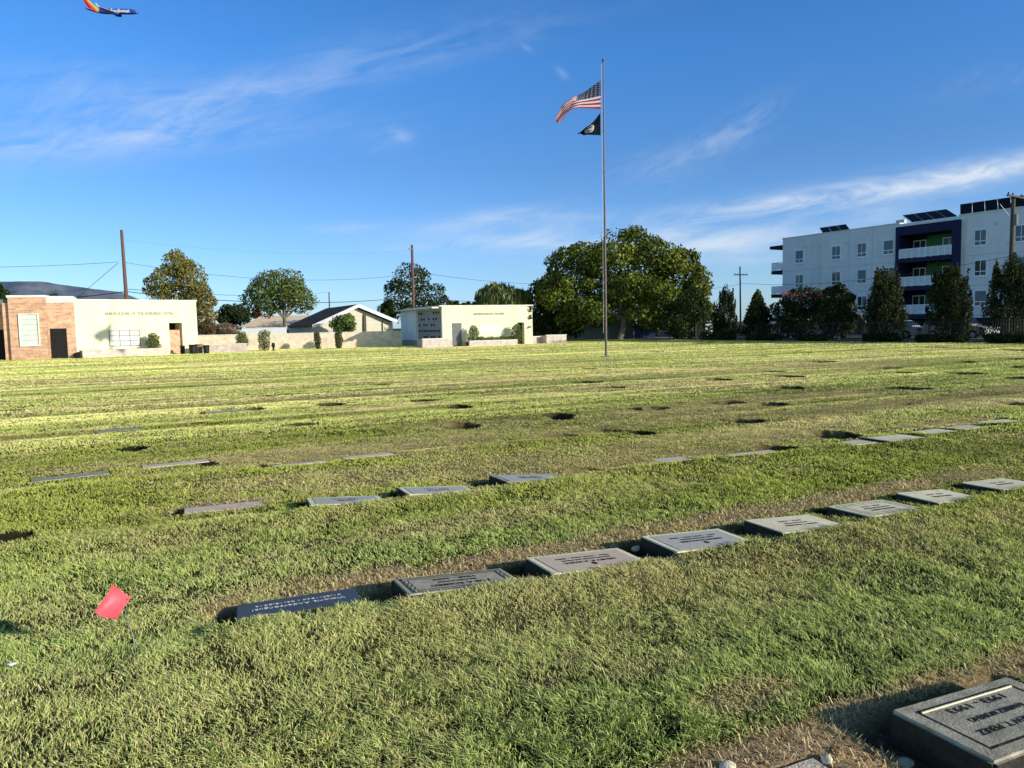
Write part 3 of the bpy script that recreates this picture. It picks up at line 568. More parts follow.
def tree(label, name, base_px, base_py, Yd, x0, x1, ytop, ybot, kind='round', cols=GREEN, n=7000, size=.30, seed=1, bark='bark', group='trees round the cemetery', cat='tree', depthk=.9, nb=16, rag=.25, tr=None, inner=.22, lobes=None, upk=None):
    rs = random.Random(seed)
    lt = at(x0, (ytop+ybot)/2, Yd); rt = at(x1, (ytop+ybot)/2, Yd); tp = at((x0+x1)/2, ytop, Yd).z; bt = at((x0+x1)/2, ybot, Yd).z; bt = max(bt, .15)
    cx = (lt.x+rt.x)/2; W = rt.x-lt.x; Ht = tp-bt; bx = at(base_px, base_py, Yd).x
    root = thing(name, label, cat, (bx, Yd, 0), group); o = ORG[root.name]
    blobs = []
    if lobes:
        for (lx, ly, lrx, lry) in lobes:
            c0 = at(lx, ly, Yd); k = Yd/F
            blobs.append((c0.x, Yd+rs.uniform(-.5,.5)*lrx*k*1.2, c0.z, lrx*k, lrx*k*1.1, lry*k))
            nj = 9 if n > 20000 else 4
            for j in range(nj):
                a = rs.uniform(0,6.28); e = rs.uniform(-.6,1.0); kk = rs.uniform(.28,.42) if nj > 5 else .5; rr2 = math.sqrt(max(.15,1-e*e))
                blobs.append((c0.x+math.cos(a)*lrx*k*.82*rr2, Yd+math.sin(a)*lrx*k*.95*rr2, c0.z+e*lry*k*.78, lrx*k*kk, lrx*k*kk, lry*k*kk*.9))
    for i in range(0 if lobes else nb):
        th = i*2.39996+rs.uniform(-.3,.3); u = (i+.5)/nb
        if kind == 'round':
            ph = math.acos(1-1.75*u); q = rs.uniform(.5,.68); rr_ = rs.uniform(.30,.44)
            blobs.append((cx+math.sin(ph)*math.cos(th)*W/2*q, Yd+math.sin(ph)*math.sin(th)*W/2*depthk*q, bt+Ht*.5+math.cos(ph)*Ht/2*q, W/2*rr_, W/2*rr_, Ht/2*rr_*1.05))
        elif kind == 'ovate':
            zz = u**.9; prof = math.sin(math.pi*min(1,(zz*.86+.14)))**.75*(1.15-.35*zz) if zz > .3 else .75+.7*zz
            prof = min(1, prof); q = rs.uniform(.25,.62)
            blobs.append((cx+math.cos(th)*W/2*prof*q, Yd+math.sin(th)*W/2*prof*q, bt+Ht*(.10+.80*zz), W/2*rs.uniform(.34,.46)*max(.5,prof), W/2*.42*max(.5,prof), Ht*rs.uniform(.10,.15)))
        elif kind == 'flame':
            zz = u; prof = (1-zz)**.5*(.7+.3*min(1,zz*5)); q = rs.uniform(.35,.95)
            blobs.append((cx+math.cos(th)*W/2*prof*q, Yd+math.sin(th)*W/2*prof*q, bt+Ht*(.08+.80*zz), W*rs.uniform(.09,.15), W*.13, Ht*rs.uniform(.12,.20)))
    if kind == 'flame':
        blobs.append((cx, Yd, bt+Ht*.38, W*.25, W*.25, Ht*.34))
        for j in range(30):
            th = rs.uniform(0,6.28); zz = rs.uniform(.12,.80); pr = (1-zz)**.5*.5*W; lean = rs.uniform(.2,.55); x_, y_, z_ = cx+math.cos(th)*pr*.75, Yd+math.sin(th)*pr*.75, bt+Ht*zz
            for k_ in range(4): f_ = k_/3; blobs.append((x_+math.cos(th)*f_*lean*Ht*.13, y_+math.sin(th)*f_*lean*Ht*.13, z_+f_*Ht*rs.uniform(.17,.24), W*(.085-.062*f_), W*(.085-.062*f_), Ht*.055))
        for j in range(14):
            th = rs.uniform(0,6.28); q = rs.uniform(.2,1.2); zz = rs.uniform(.25,1.0)*(1.05-q*.36); blobs.append((cx+math.cos(th)*W/2*q*(1.1-zz), Yd+math.sin(th)*W/2*q*.8, bt+Ht*zz, W*.05, W*.05, Ht*rs.uniform(.10,.17)))
    elif not lobes: blobs.append((cx, Yd, bt+Ht*.5, W*.32, W*.30, Ht*.33))
    m = MB(); rt_ = tr or max(.10, W*.03); fork = Vector((cx*.5+bx*.5, Yd, max(bt+Ht*.08, bt*.6+.4)))
    m.tube([(bx,Yd,-.3),(bx,Yd,.1),((bx+fork.x)/2+.05*W*rs.uniform(-1,1)*.2,Yd,fork.z*.55),fork],[rt_*1.5,rt_*1.15,rt_*.95,rt_*.85],9)
    for b_ in rs.sample(blobs, min(9, len(blobs))):
        limb(m, fork, b_[:3], rt_*.55, rt_*.12, rs)
    m.build('trunk', M[bark], root)
    if kind == 'flame' and n > 3000: n = int(n*2.4); size *= .6
    elif n < 20000: n = int(n*1.5); size *= .8
    crown('crown', blobs, n, size, cols, root, o, seed+100, rag=rag+.12*(kind == 'flame'), up=upk or (.55 if kind == 'flame' else 0), aspect=(.22 if upk else .45) if (upk or kind == 'flame') else .62, inner=inner)
    return root
tree('tall yellow-green tree rising behind the cream mausoleum end','broadleaf_tree',184,335,76,144,216,249,332,lobes=[(178,257,7,8),(178,266,13,13),(166,281,16,14),(191,278,15,16),(180,296,27,18),(202,303,14,18),(160,296,13,12),(203,322,13,12)],cols=OLIVE,n=11000,size=.30,seed=3,rag=.3)
tree('round dark green tree with pale forked trunk behind the block wall','broadleaf_tree',288,330,90,242,319,269,322,'round',GREEN+[(.11,.105,.03)],8500,.34,5,'palebark',nb=18,rag=.3)
tree('tall dark tree behind the brown utility pole near the granite niche wall','broadleaf_tree',413,325,98,380,448,261,318,lobes=[(410,280,17,18),(405,296,22,16),(428,298,18,14),(440,303,11,8),(398,310,16,12),(420,310,24,10)],cols=DARK+[(.06,.07,.02)],n=7000,size=.36,seed=7)
tree('small dark bushy tree between gabled house and niche wall','small_tree',388,330,92,380,397,297,322,'round',DARK,2500,.28,9,nb=9)
tree('spiky pale green bushy tree rising above the second mausoleum roof','spiky_tree',505,330,82,480,528,280,330,lobes=[(503,299,22,13),(490,300,11,10),(517,299,12,11)],cols=[(.10,.13,.04),(.15,.18,.06),(.21,.23,.075),(.06,.09,.03)],n=5200,size=.75,seed=11,upk=.8,rag=.4)
tree('dark wide tree between second mausoleum and the great tree','broadleaf_tree',546,340,84,524,580,270,341,lobes=[(543,296,18,18),(538,314,15,20),(556,306,18,22),(550,326,24,15),(574,326,18,14)],cols=DARK,n=8000,size=.34,seed=13)
tree('great spreading evergreen tree with pale forked trunk behind the flagpole','broadleaf_tree',620,339,80,545,710,232,326,lobes=[(625,278,52,34),(626,251,34,22),(566,264,18,17),(696,284,15,20),(686,262,14,14),(548,292,12,18),(590,262,26,20),(655,260,30,20),(572,280,24,18),(640,284,32,22),(680,276,24,20),(604,288,26,18),(560,298,18,14),(694,296,16,18),(668,302,28,18),(588,310,24,15),(640,312,20,13),(700,312,12,14),(600,318,16,9),(655,322,16,10),(572,320,16,12)],cols=BIG,n=60000,size=.31,seed=15,bark='palebark',tr=.32,rag=.22,inner=.26)
tree('dark low evergreen at the right foot of the great tree','evergreen_tree',690,341,72,660,714,286,341,lobes=[(690,310,18,20),(675,322,16,16),(702,320,11,18),(690,330,22,10)],cols=DARK,n=5500,size=.30,seed=17)
tree('dark evergreen mass at the left foot of the great tree','evergreen_tree',560,341,84,528,600,300,341,lobes=[(545,322,18,17),(572,318,18,16),(590,316,12,12)],cols=DARK,n=5000,size=.32,seed=18)
tree('dark background tree behind great tree and blue bins','evergreen_tree',655,340,90,600,700,285,340,lobes=[(612,305,20,20),(640,300,22,20),(668,312,22,22),(690,318,18,18),(650,322,22,12)],cols=DARK,n=8000,size=.4,seed=19)
tree('pointed dark cypress next to the great tree beside the street','conifer_tree',725,342,67,711,740,287,338,'flame',JUN,5000,.26,21,nb=16)
tree('rounded olive tree in front of the distant grey utility pole','conifer_tree',757,342,64,741,774,291,337,'ovate',JUN+[(.07,.075,.025)],5000,.26,23,nb=16)
tree('dark crape myrtle with pink blossom on top before apartment corner','flowering_tree',800,342,61.5,775,824,286,338,lobes=[(800,302,20,14),(786,312,13,14),(814,310,13,15),(800,322,22,14)],cols=DARK+[(.03,.03,.012)],n=7000,size=.24,seed=25,cat='tree')
tree('bushy dark green tree between flowering tree and pointed juniper','conifer_tree',838,342,59,816,857,284,338,lobes=[(838,298,14,12),(828,312,12,14),(848,310,9,14),(838,324,17,13)],cols=JUN+[(.07,.08,.022)],n=7000,size=.24,seed=27)
tree('pointed juniper before the blue balconies with a low left skirt','juniper_tree',884,342,56,860,907,268,337,'flame',JUN,8500,.26,29,nb=26)
tree('broad juniper in front of the right apartment wall','juniper_tree',948,342,51.5,924,976,266,337,'flame',JUN,9000,.25,31,nb=26)
tree('juniper at the frame edge beside the tall utility pole','juniper_tree',1012,343,47.5,982,1044,258,338,'flame',JUN,9000,.24,33,nb=26)
# pink blossom on the flowering tree (part of it)
ft = [o for o in C.objects if o.get('label','').startswith('dark crape')][0]
rs_ = np.random.RandomState(3); P = np.array([tuple(at(rs_.uniform(780,822), 291+abs(rs_.normal())*4+abs(i%50-25)*.10, 61.5+rs_.uniform(-2.5,1))) for i in range(160)])
leaf_mesh('blossom', P, rs_.normal(size=P.shape)+np.array((0,-1,.6)), np.full(len(P),.18), np.tile(np.array((.42,.12,.14)),(len(P),1))*rs_.uniform(.6,1.2,(len(P),1)), ft, ORG[ft.name], .8, 0, 4)
tree('small feathery green tree in front of the gabled house','small_tree',345,335,80,329,360,313,336,'round',[(.10,.15,.035),(.15,.20,.05),(.21,.25,.07)],2600,.26,35,nb=9,rag=.5)
tree('far dark trees beyond the yellow-green tree','far_tree',233,335,112,214,252,302,330,'round',DARK,3500,.42,37,nb=10)
tree('dark treetop rising behind the brick tower roof','far_tree',52,310,130,44,62,292,312,'round',DARK,1200,.5,39,nb=7)
tree('dark treetop at the edge of the frame behind brick wing','far_tree',2,310,130,-14,9,280,312,'round',DARK,1500,.5,41,nb=7)
tree('pale pinkish bush above the block wall beside the yellow-green tree','flowering_bush',216,336,72,198,244,322,338,'round',[(.30,.20,.16),(.22,.16,.10),(.10,.10,.04)],2200,.22,43,nb=9,cat='bush')
tree('low rusty bush against the end of the cream mausoleum','flowering_bush',205,336,69,197,216,318,338,'round',[(.20,.11,.06),(.12,.09,.035)],1200,.2,44,nb=7,cat='bush')
tree('red leaved little tree behind the tan roof','small_tree',257,330,125,250,263,306,322,'round',[(.16,.03,.03),(.10,.03,.025)],700,.35,45,nb=6)
for i, (x0, x1, yt, lb) in enumerate([(446,462,299,'low far conifer row, the piece next to the niche wall tree'),(458,474,300,'low far conifer in the gap of sky left of spiky tree'),(470,486,299,'low far conifer touching the spiky tree')]):
    tree(lb,'far_tree',(x0+x1)/2,330,125,x0,x1,yt,318,'round',DARK,900,.5,50+i,nb=6)
for i, (x0, x1, yt, Yd) in enumerate([(566,606,318,93),(640,668,318,95),(712,742,322,76),(738,764,324,74),(590,640,312,100)]):
    lb = ['dark undergrowth shrub by the painted block wall end','dark shrub behind the blue bins','low dark shrub under the pointed cypress','low dark shrub under the rounded olive tree','deep shade shrub behind the painted block wall'][i]
    tree(lb,'shrub',(x0+x1)/2,340,Yd,x0,x1,yt,342,'round',DARK,1800,.32,60+i,nb=8,cat='shrub',group='low dark shrubs along the street')
def shrub(label, px0, px1, yt, yb, Yd, seed, shape='box', cols=GREEN, n=2200, trunk=False):
    c = at((px0+px1)/2, yb, Yd); W = (px1-px0)*Yd/F; Ht = (yb-yt)*Yd/F; z0 = max(0, c.z)
    r = thing('clipped_shrub', label, 'shrub', (c.x, Yd, z0), 'clipped shrubs along the cemetery buildings'); rs = random.Random(seed); bl = []
    for i in range(9):
        u = i/8
        k = {'box':1.0, 'taper':1-.35*abs(u-.55)*1.6, 'ball':max(.45, math.sin(math.pi*(.22+.62*u))**.6)}[shape]
        bl.append((c.x+rs.uniform(-.08,.08)*W, Yd+rs.uniform(-.08,.08)*W, z0+Ht*(.08+.84*u), W*.5*k, W*.5*k, Ht*.16))
    m = MB(); limb(m, (c.x,Yd,z0-.2), (c.x,Yd,z0+Ht*.7), .05, .02, rs); m.build('stem', M['bark'], r)
    crown('foliage', bl, n, .10, cols, r, ORG[r.name], seed, rag=.10, inner=.3); return r
SG = [(.07,.105,.024),(.11,.15,.034),(.16,.20,.045)]
# ------------------------------------------------------------------ left mausoleum
mf = Frame(-31.4, 54.3, 44)
mz = thing('mausoleum', 'cream and brick mausoleum with flag shadow and resurrection lettering on its wall', 'mausoleum', (-31.4, 54.3, 0))
se = mf.s(197, 2.5); HT = 4.12
M['brick'] = brick_mat('orange_brick', (.80,.44,.24), (.52,.26,.15), (.64,.49,.36), 30, .36, .12, .012)
M['brickpink'] = M['brick']
so0, so1 = mf.s(169.5, 1.5), mf.s(182.5, 1.5)
m = MB(); mf.box(m, 0, so0, -.3, HT, -8, 0); mf.box(m, so1, se, -.3, HT, -8, 0); mf.box(m, so0, so1, 2.45, HT, -8, 0); mf.box(m, so0, so1, -.3, 2.45, -8, -2.2)
m.build('wall', M['cream'], mz)
fbox(mf,'porch_shade_back',M['dark'],mz,so0+.01,so1-.01,-.2,2.44,-1.6,-1.5); fbox(mf,'porch_infill',M['brickpink'],mz,so0+.02,so1-.02,-.2,1.9,-.5,-.3)  # dark plate paints the shade of the porch recess
fbox(mf,'coping',M['cap'],mz,-.05,se+.06,HT+.003,HT+.12,-8.05,.06)
wl = mf.s(90, 1.0, .3); fbox(mf,'planter_wall',M['planter'],mz,.02,mf.s(170,.6,1.3),-.3,.55,.5,1.3)
# crypt grid
s0, s1 = mf.s(109,1.8), mf.s(139.5,1.8); z0, z1 = .78, 1.92
g = fbox(mf,'crypt_front',M['panel'],mz,s0,s1,z0,z1,0.003,.03)
m = MB()
for i in range(4): t = s0+(s1-s0)*i/3; mf.box(m, t-.02, t+.02, z0, z1, .031, .05)
for i in range(4): t = z0+(z1-z0)*i/3; mf.box(m, s0, s1, t-.018, t+.018, .031, .047)
gb = m.build('grid_trim', M['bronze'], g, ORG[mz.name])
def facade_text(fr, name, body, s0, s1, z, size, parent, mat_, d=.02, ext=.015):
    R = Matrix(((fr.a[0],0,fr.n[0],0),(fr.a[1],0,fr.n[1],0),(0,1,0,0),(0,0,0,1)))
    return text_obj(name, body, size, Matrix.Translation(fr.p((s0+s1)/2, z, d)) @ R, mat_, parent, ORG[parent.name], ext, wide=s1-s0, bold=.006)
facade_text(mf,'lettering','MAUSOLEUM OF THE RESURRECTION',mf.s(105,3.2),mf.s(172.5,3.2),3.18,.30,mz,M['letter'])
# brick wing and tower
bf = Frame(*mf.p(0,0,0).xy, 26)
sb0 = bf.s(47, 2.5)
fbox(bf,'brick_wall',M['brick'],mz,sb0-2.6,0,-.3,3.98,-3,-.012)
fbox(bf,'coping',M['cap'],mz,sb0,0,3.985,4.45,-3,.05)
d0, d1 = bf.s(50.5,1.5), bf.s(67,1.5)
g = fbox(bf,'gate',M['dark'],mz,d0,d1,0,2.15,.003,.02)
m = MB()
for i in range(14): t = d0+.03+(d1-d0-.06)*i/13; bf.box(m, t-.012, t+.012, .03, 2.12, .035, .06)
for z in (.05,1.0,2.1): bf.box(m, d0, d1, z-.025, z+.025, .025, .034)
m.build('gate_bars', M['iron'], g, ORG[mz.name])
tf = Frame(*bf.p(sb0,0,.55).xy, 19)
st0 = tf.s(11.5,.3)
fbox(tf,'tower',M['brick'],mz,st0,0,-.3,4.33,-2.2,0); fbox(tf,'coping',M['cap'],mz,st0-.06,.06,4.335,4.50,-2.26,.07)
p0, p1 = tf.s(20.5,2), tf.s(38.5,2)
g = fbox(tf,'wall_panel',M['panel'],mz,p0,p1,1.0,3.15,.003,.03)
m = MB(); e = .07
for q in ((p0-e,p1+e,3.15,3.15+e),(p0-e,p1+e,1.0-e,1.0),(p0-e,p0,1.0,3.15),(p1,p1+e,1.0,3.15)): tf.box(m,*q,.003,.10)
m.build('panel_frame', M['cap'], g, ORG[mz.name])
m = MB()
for i in range(1,6): z = 1.0+i*.36; tf.box(m, p0+.02, p1-.02, z-.012, z+.012, .031, .036)
m.build('panel_joint', M['concrete'], g, ORG[mz.name])
lf = Frame(*tf.p(st0,0,-.9).xy, 19)
fbox(lf,'brick_wall',M['brick'],mz,-9,-.45,2.15,3.9,-3,0); fbox(lf,'brick_wall',M['brick'],mz,-9,-2.2,-.3,2.149,-3,0); fbox(lf,'coping',M['cap'],mz,-9,-.5,3.905,4.25,-3,.05)
g = fbox(lf,'gate',M['dark'],mz,-2.19,-.2,0,2.14,-.4,-.3)
m = MB()
for i in range(16): t = -2.15+1.9*i/15; lf.box(m, t-.012, t+.012, .03, 2.1, -.28, -.25)
m.build('gate_bars', M['iron'], g, ORG[mz.name])
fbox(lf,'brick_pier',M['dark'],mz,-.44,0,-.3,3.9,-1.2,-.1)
shrub('round leggy shrub in front of cream mausoleum wall',147.5,161,334,351,mf.p(mf.s(154,1,.9),0,.9).y-.1,71,'ball',SG+[(.12,.09,.04)])
def pot(label, px0, px1, yt, yb, Yd, matn, name='urn', cat='urn'):
    c = at((px0+px1)/2, yb, Yd); W = (px1-px0)*Yd/F/2; Ht = (yb-yt)*Yd/F
    m = MB(); prof = [(.78,-.05),(.8,.02),(.92,.3),(1,.75),(1.0,.92),(1.08,.93),(1.08,1.0),(.9,1.0),(.85,.7)]
    n = 16; vs = [(c.x+W*r*math.cos(k*2*math.pi/n), Yd+W*r*math.sin(k*2*math.pi/n), max(0,c.z*0)+Ht*z) for r, z in prof for k in range(n)]
    m.add(vs, [(i*n+k, i*n+(k+1)%n, (i+1)*n+(k+1)%n, (i+1)*n+k) for i in range(len(prof)-1) for k in range(n)], True); m.add(vs[-n:], [tuple(range(n))])
    o = m.build(name, M[matn], None, (c.x,Yd,0)); return tag(o, label, cat, 'pots and urns by the mausoleums')
pot('black round urn against the porch of the cream mausoleum',180.5,185,344,352.5,58.5,'pot')
pot('big dark round pot beside the terracotta one near mausoleum end',189.5,197,344.5,354,58,'pot')
pot('terracotta brown pot with flat rim at the mausoleum end',196,203,344.5,354,59,'terracotta')
pot('black pot in front of the low block planter',203.5,209.5,344.5,353,58.5,'pot')
b_ = at(76,358,53.2); m = MB(); m.hexa([(b_.x-.18,53.2,0),(b_.x+.17,53.1,0),(b_.x+.17,53.5,0),(b_.x-.18,53.5,0),(b_.x-.18,53.2,.30),(b_.x+.17,53.1,.46),(b_.x+.17,53.5,.46),(b_.x-.18,53.5,.30)])
m.box(b_.x-.20,b_.x+.19,53.05,53.52,-.02,.03); o = m.build('utility_box', M['pot'], None, (b_.x,53.2,0)); tag(o,'small dark slanted utility box at the brick wing corner','utility box')
# block wall behind, low planter in front of it
wf = Frame(*at(196,346,66).xy, 10); we = wf.s(402,1)
bw = thing('block_wall','long tan block wall running between the two mausoleums','wall',tuple(wf.p(0,0)))
fbox(wf,'wall_panel',M['bwall'],bw,-2,we,-.3,1.36,-.2,0); fbox(wf,'wall_cap',M['cap'],bw,-2,we,1.364,1.43,-.24,.04)
pf = Frame(*at(209,352,61).xy, 14); pe = pf.s(246,.4)
pw = thing('planter_wall','low tan block planter beside the pots, in front of the long wall','planter',tuple(pf.p(0,0)))
fbox(pf,'planter_block',M['planter'],pw,0,pe,-.3,.62,-1.0,0); fbox(pf,'planter_cap',M['cap'],pw,-.03,pe+.03,.623,.68,-1.03,.03); fbox(pf,'planter_soil',M['soilstone'],pw,.1,pe-.1,.681,.70,-.9,-.1)
shrub('trimmed square shrub standing behind the low block planter',235.5,248.5,332.5,347.5,62.6,72,'ball',SG)
shrub('largest boxy clipped shrub before the block wall',258.5,270.5,331,349.5,63.5,73,'box',SG)
shrub('thin sparse clipped shrub nearer the gabled house',314,321.5,332.5,348.5,65.5,74,'taper',[(.08,.085,.035),(.11,.11,.045),(.05,.06,.02)])
shrub('upright clipped shrub at the edge of the diagonal wall shadow',334.5,343.5,331.5,348.5,66,75,'taper',[(.06,.075,.022),(.09,.10,.03),(.045,.055,.018)])
v_ = at(273.5,349,63); m = MB(); n = 12
prof = [(.02,-.02),(.17,0),(.17,.05),(.07,.1),(.10,.28),(.16,.42),(.12,.62),(.15,.66)]
vs = [(v_.x+r*math.cos(k*2*math.pi/n),63+r*math.sin(k*2*math.pi/n),z) for r,z in prof for k in range(n)]
m.add(vs,[(i*n+k,i*n+(k+1)%n,(i+1)*n+(k+1)%n,(i+1)*n+k) for i in range(len(prof)-1) for k in range(n)],True); o = m.build('vase',M['pot'],None,(v_.x,63,0)); tag(o,'slim black vase standing beside the boxy shrub','vase')
# white shed wall seen above the block wall
sf = Frame(*at(240,332,84).xy, 4); s1 = sf.s(286,1.6)
sh = thing('garden_wall','plain white garden wall showing above the block wall under the round tree','wall',tuple(sf.p(0,0)))
fbox(sf,'wall_panel',M['white_stucco'],sh,0,s1,-.2,2.0,-.25,0); fbox(sf,'wall_cap',M['cap'],sh,-.05,s1+.05,2.004,2.08,-.30,.05)
# tan roofed house
hf = Frame(*at(246,330,108).xy, 5); h1 = hf.s(318,3)
hs = thing('house','low house with tan shingle roof behind the round tree','house',tuple(hf.p(0,0)))
fbox(hf,'wall',M['siding'],hs,0,h1,-.2,2.4,-8,0)
m = MB(); q = lambda s,z,d: hf.p(s,z,d)
m.add([q(-.6,2.3,.6),q(h1+.6,2.3,.6),q(h1-1.0,3.9,-4),q(1.2,3.9,-4),q(-.6,2.3,-8.6),q(h1+.6,2.3,-8.6)],[(0,1,2,3),(3,2,5,4),(0,3,4),(1,5,2),(0,4,5,1)]); rf = m.build('roof',M['tanroof'],hs)
m = MB(); hf.box(m, 2.2,2.8,3.2,4.5,-4.3,-3.7); m.build('chimney',M['terracotta'],rf,ORG[hs.name])
g = fbox(hf,'window',M['fascia'],hs,3,4.6,1.0,2.1,.003,.05); fbox_m = MB(); hf.box(fbox_m,3.1,4.5,1.08,2.02,.051,.06); fbox_m.build('pane',M['glass'],g,ORG[hs.name])
# gabled house: ridge runs back to the left
gA, gP, gB = at(311,326.5,82), at(357,305.5,84.5), at(397,322,87)
GZ = (gA.z+gB.z)/2
back = Vector((-6.6, 13.0, 0)); gh = thing('gabled_house','house with white edged gable and dark brown roof above the block wall','house',(gP.x,gP.y,0))
gl, gr_ = Vector((gA.x+.5,gA.y,0)), Vector((gB.x-.5,gB.y,0))
m = MB(); tz = lambda p,z: Vector((p.x,p.y,z))
fl_, fr_ = tz(gl,-.2), tz(gr_,-.2); gp2 = Vector((gP.x,gP.y,gP.z-.35))
m.add([fl_,fr_,tz(gr_,GZ+.05),gp2,tz(gl,GZ+.05)],[(0,1,2,3,4)]); m.add([fl_,tz(gl,GZ),tz(gl,GZ)+back,fl_+back],[(0,1,2,3)]); m.add([fr_,tz(gr_,GZ),tz(gr_,GZ)+back,fr_+back],[(0,1,2,3)])
m.build('wall',M['siding'],gh)
fwd = -back.normalized()*.6
def slab3(m, a, b, c_, d, t):
    m.hexa([a,b,c_,d,a+Vector((0,0,t)),b+Vector((0,0,t)),c_+Vector((0,0,t)),d+Vector((0,0,t))])
m = MB(); LA, LB, LP = Vector((gA.x,gA.y,gA.z)), Vector((gB.x,gB.y,gB.z)), Vector(gP)
slab3(m, LA+fwd, LP+fwd, LP+back, LA+back, .14); slab3(m, LP+fwd, LB+fwd, LB+back, LP+back, .14)
rf = m.build('roof',M['roof'],gh)
m = MB(); f2 = fwd*1.12; dn = Vector((0,0,-.24))
for a, b in ((LA,LP),(LP,LB)): m.hexa([a+f2+dn,b+f2+dn,b+fwd*1.01+dn,a+fwd*1.01+dn,a+f2+Vector((0,0,.16)),b+f2+Vector((0,0,.16)),b+fwd*1.01+Vector((0,0,.16)),a+fwd*1.01+Vector((0,0,.16))])
m.build('fascia',M['fascia'],gh)
gfr = Frame(gl.x, gl.y, math.degrees(math.atan2(gr_.y-gl.y, gr_.x-gl.x))); Lg = (gr_-gl).length
g = fbox(gfr,'window',M['fascia'],gh,Lg*.20,Lg*.36,1.0,2.2,.003,.06); mm = MB(); gfr.box(mm,Lg*.21,Lg*.35,1.08,2.12,.061,.07); mm.build('pane',M['glass'],g,ORG[gh.name])
s_ = gfr.s(364,3); fbox(gfr,'chimney_flue',M['gwood'],gh,s_-.15,s_+.15,-.2,3.35,.003,.25)
s_ = gfr.s(382,2.6); fbox(gfr,'downpipe',M['gwood'],gh,s_-.05,s_+.05,-.2,2.6,.003,.12)
fbox(gfr,'band_board',M['fascia'],gh,0.1,Lg-.1,2.28,2.36,.004,.05)
# ------------------------------------------------------------------ second mausoleum
nf = Frame(*at(443,347,64).xy, 26); HN = 3.42; ne = nf.s(532.5,2)
m2 = thing('mausoleum','pale mausoleum with two clipped round shrubs and a granite niche flank','mausoleum',tuple(nf.p(0,0)))
dA, dB = nf.s(452.5,1), nf.s(461.5,1); eA, eB = nf.s(517.5,1), nf.s(524.5,1)
m = MB(); nf.box(m, 0, eA, -.3, HN, -9, 0); nf.box(m, eB, ne, -.3, HN, -9, 0); nf.box(m, eA, eB, 1.95, HN, -9, 0); nf.box(m, eA, eB, -.3, 1.95, -9, -1.6); m.build('wall',M['cream'],m2)
fbox(nf,'coping',M['cap'],m2,-.25,ne+.05,HN+.003,HN+.10,-9.6,.06)
g = fbox(nf,'door',M['greydoor'],m2,dA,dB,0,2.0,.003,.05); mm = MB(); nf.box(mm,dB-.18,dB-.12,.95,1.05,.051,.10); mm.build('handle',M['iron'],g,ORG[m2.name])
fbox(nf,'gate',M['iron'],m2,eA+.03,eB-.03,0,1.9,-.5,-.45)
fbox(nf,'wall_plaque',M['panel'],m2,nf.s(479,1.5),nf.s(499,1.5),1.0,1.75,.003,.03)
facade_text(nf,'lettering','MAUSOLEUM OF CALVARY',nf.s(473.5,2.6),nf.s(504.5,2.6),2.75,.24,m2,M['letter'])
# flank: runs back from the corner
q_ = nf.p(-.006,0,-9); kf = Frame(q_.x, q_.y, nf.deg+270)   # s=0 far end, s=9 at the front corner, outward = away to the west
fl = fbox(kf,'niche_wall',M['niche'],m2,3.0,8.98,.55,HN-.28,.003,.06)
for i in range(5):
    for j in range(9):
        if (i*37+j*53+i*j*7) % 10 < 4: continue
        s = 3.4+j*.63; z = .85+i*.52
        mm = MB(); mm.tube([kf.p(s,z-.10,.10), kf.p(s,z+.08,.12)],[.04,.07],7); kf.box(mm, s-.03,s+.03,z-.12,z-.08,.061,.1); mm.build('flower_vase',M['pot'],fl,ORG[m2.name])
mm = MB()
for i in range(6): z = .6+i*.52; kf.box(mm,3.02,8.96,z-.012,z+.012,.061,.068)
for j in range(10): s = 3.08+j*.63; kf.box(mm,s-.012,s+.012,.58,HN-.3,.0611,.0675)
mm.build('niche_joint',M['concrete'],fl,ORG[m2.name])
fbox(kf,'flank_wall',M['white_stucco'],m2,-1.5,2.98,-.3,HN-.02,-2.0,.30)
fbox(kf,'flank_base',M['concrete'],m2,-1.5,2.98,-.3,.55,.301,.36); fbox(kf,'flank_base',M['concrete'],m2,3.0,8.98,-.3,.54,.003,.10)
fbox(kf,'canopy',M['cap'],m2,-1.6,9.0,HN-.14,HN-.02,.302,.9)
# climbing dark-leaved vine at right edge
P = np.array([tuple(nf.p(ne-.1-abs(rs_.normal())*.18, z, .05+rs_.uniform(0,.06))) for z in np.concatenate((rs_.uniform(2.9,3.4,60), rs_.uniform(2.2,2.6,40), rs_.uniform(1.4,1.6,10)))])
leaf_mesh('climbing_vine', P, rs_.normal(size=P.shape), np.full(len(P),.14), np.tile(np.array((.03,.045,.015)),(len(P),1)), m2, ORG[m2.name], .7, 0, 8)
def planter(label, px0, px1, ztop, d, fr, soilg=None):
    a, b = fr.s(px0,.3,d), fr.s(px1,.3,d); r = thing('planter_wall',label,'planter',tuple(fr.p(a,0,d)))
    m = MB(); fr.box(m,a,b,-.3,ztop,d-.2,d); fr.box(m,a,a+.2,-.3,ztop,d-1.1,d-.201); fr.box(m,b-.2,b,-.3,ztop,d-1.1,d-.201); m.build('planter_block',M['planter'],r)
    fbox(fr,'planter_cap',M['cap'],r,a-.02,b+.02,ztop+.003,ztop+.06,d-.22,.02+d); fbox(fr,'planter_soil',M['soilstone'],r,a+.2,b-.2,-.2,ztop*.8,d-1.1,d-.201); return r
planter('low brick planter left of the grey door of second mausoleum',422.5,452.5,.70,1.4,nf)
planter('long low brick planter under the hedge and round shrubs',469.5,517.5,.42,1.4,nf)
planter('low brick wall continuing past the dark doorway of second mausoleum',546.5,566.5,.72,.4,nf)
planter('short shaded brick wall next to the dark doorway',533,546,.62,-.4,nf)
shrub('round topiary nearer the grey door of second mausoleum',467.5,479.5,326.5,344,nf.p(nf.s(473,1,.9),0,.9).y,76,'ball',SG)
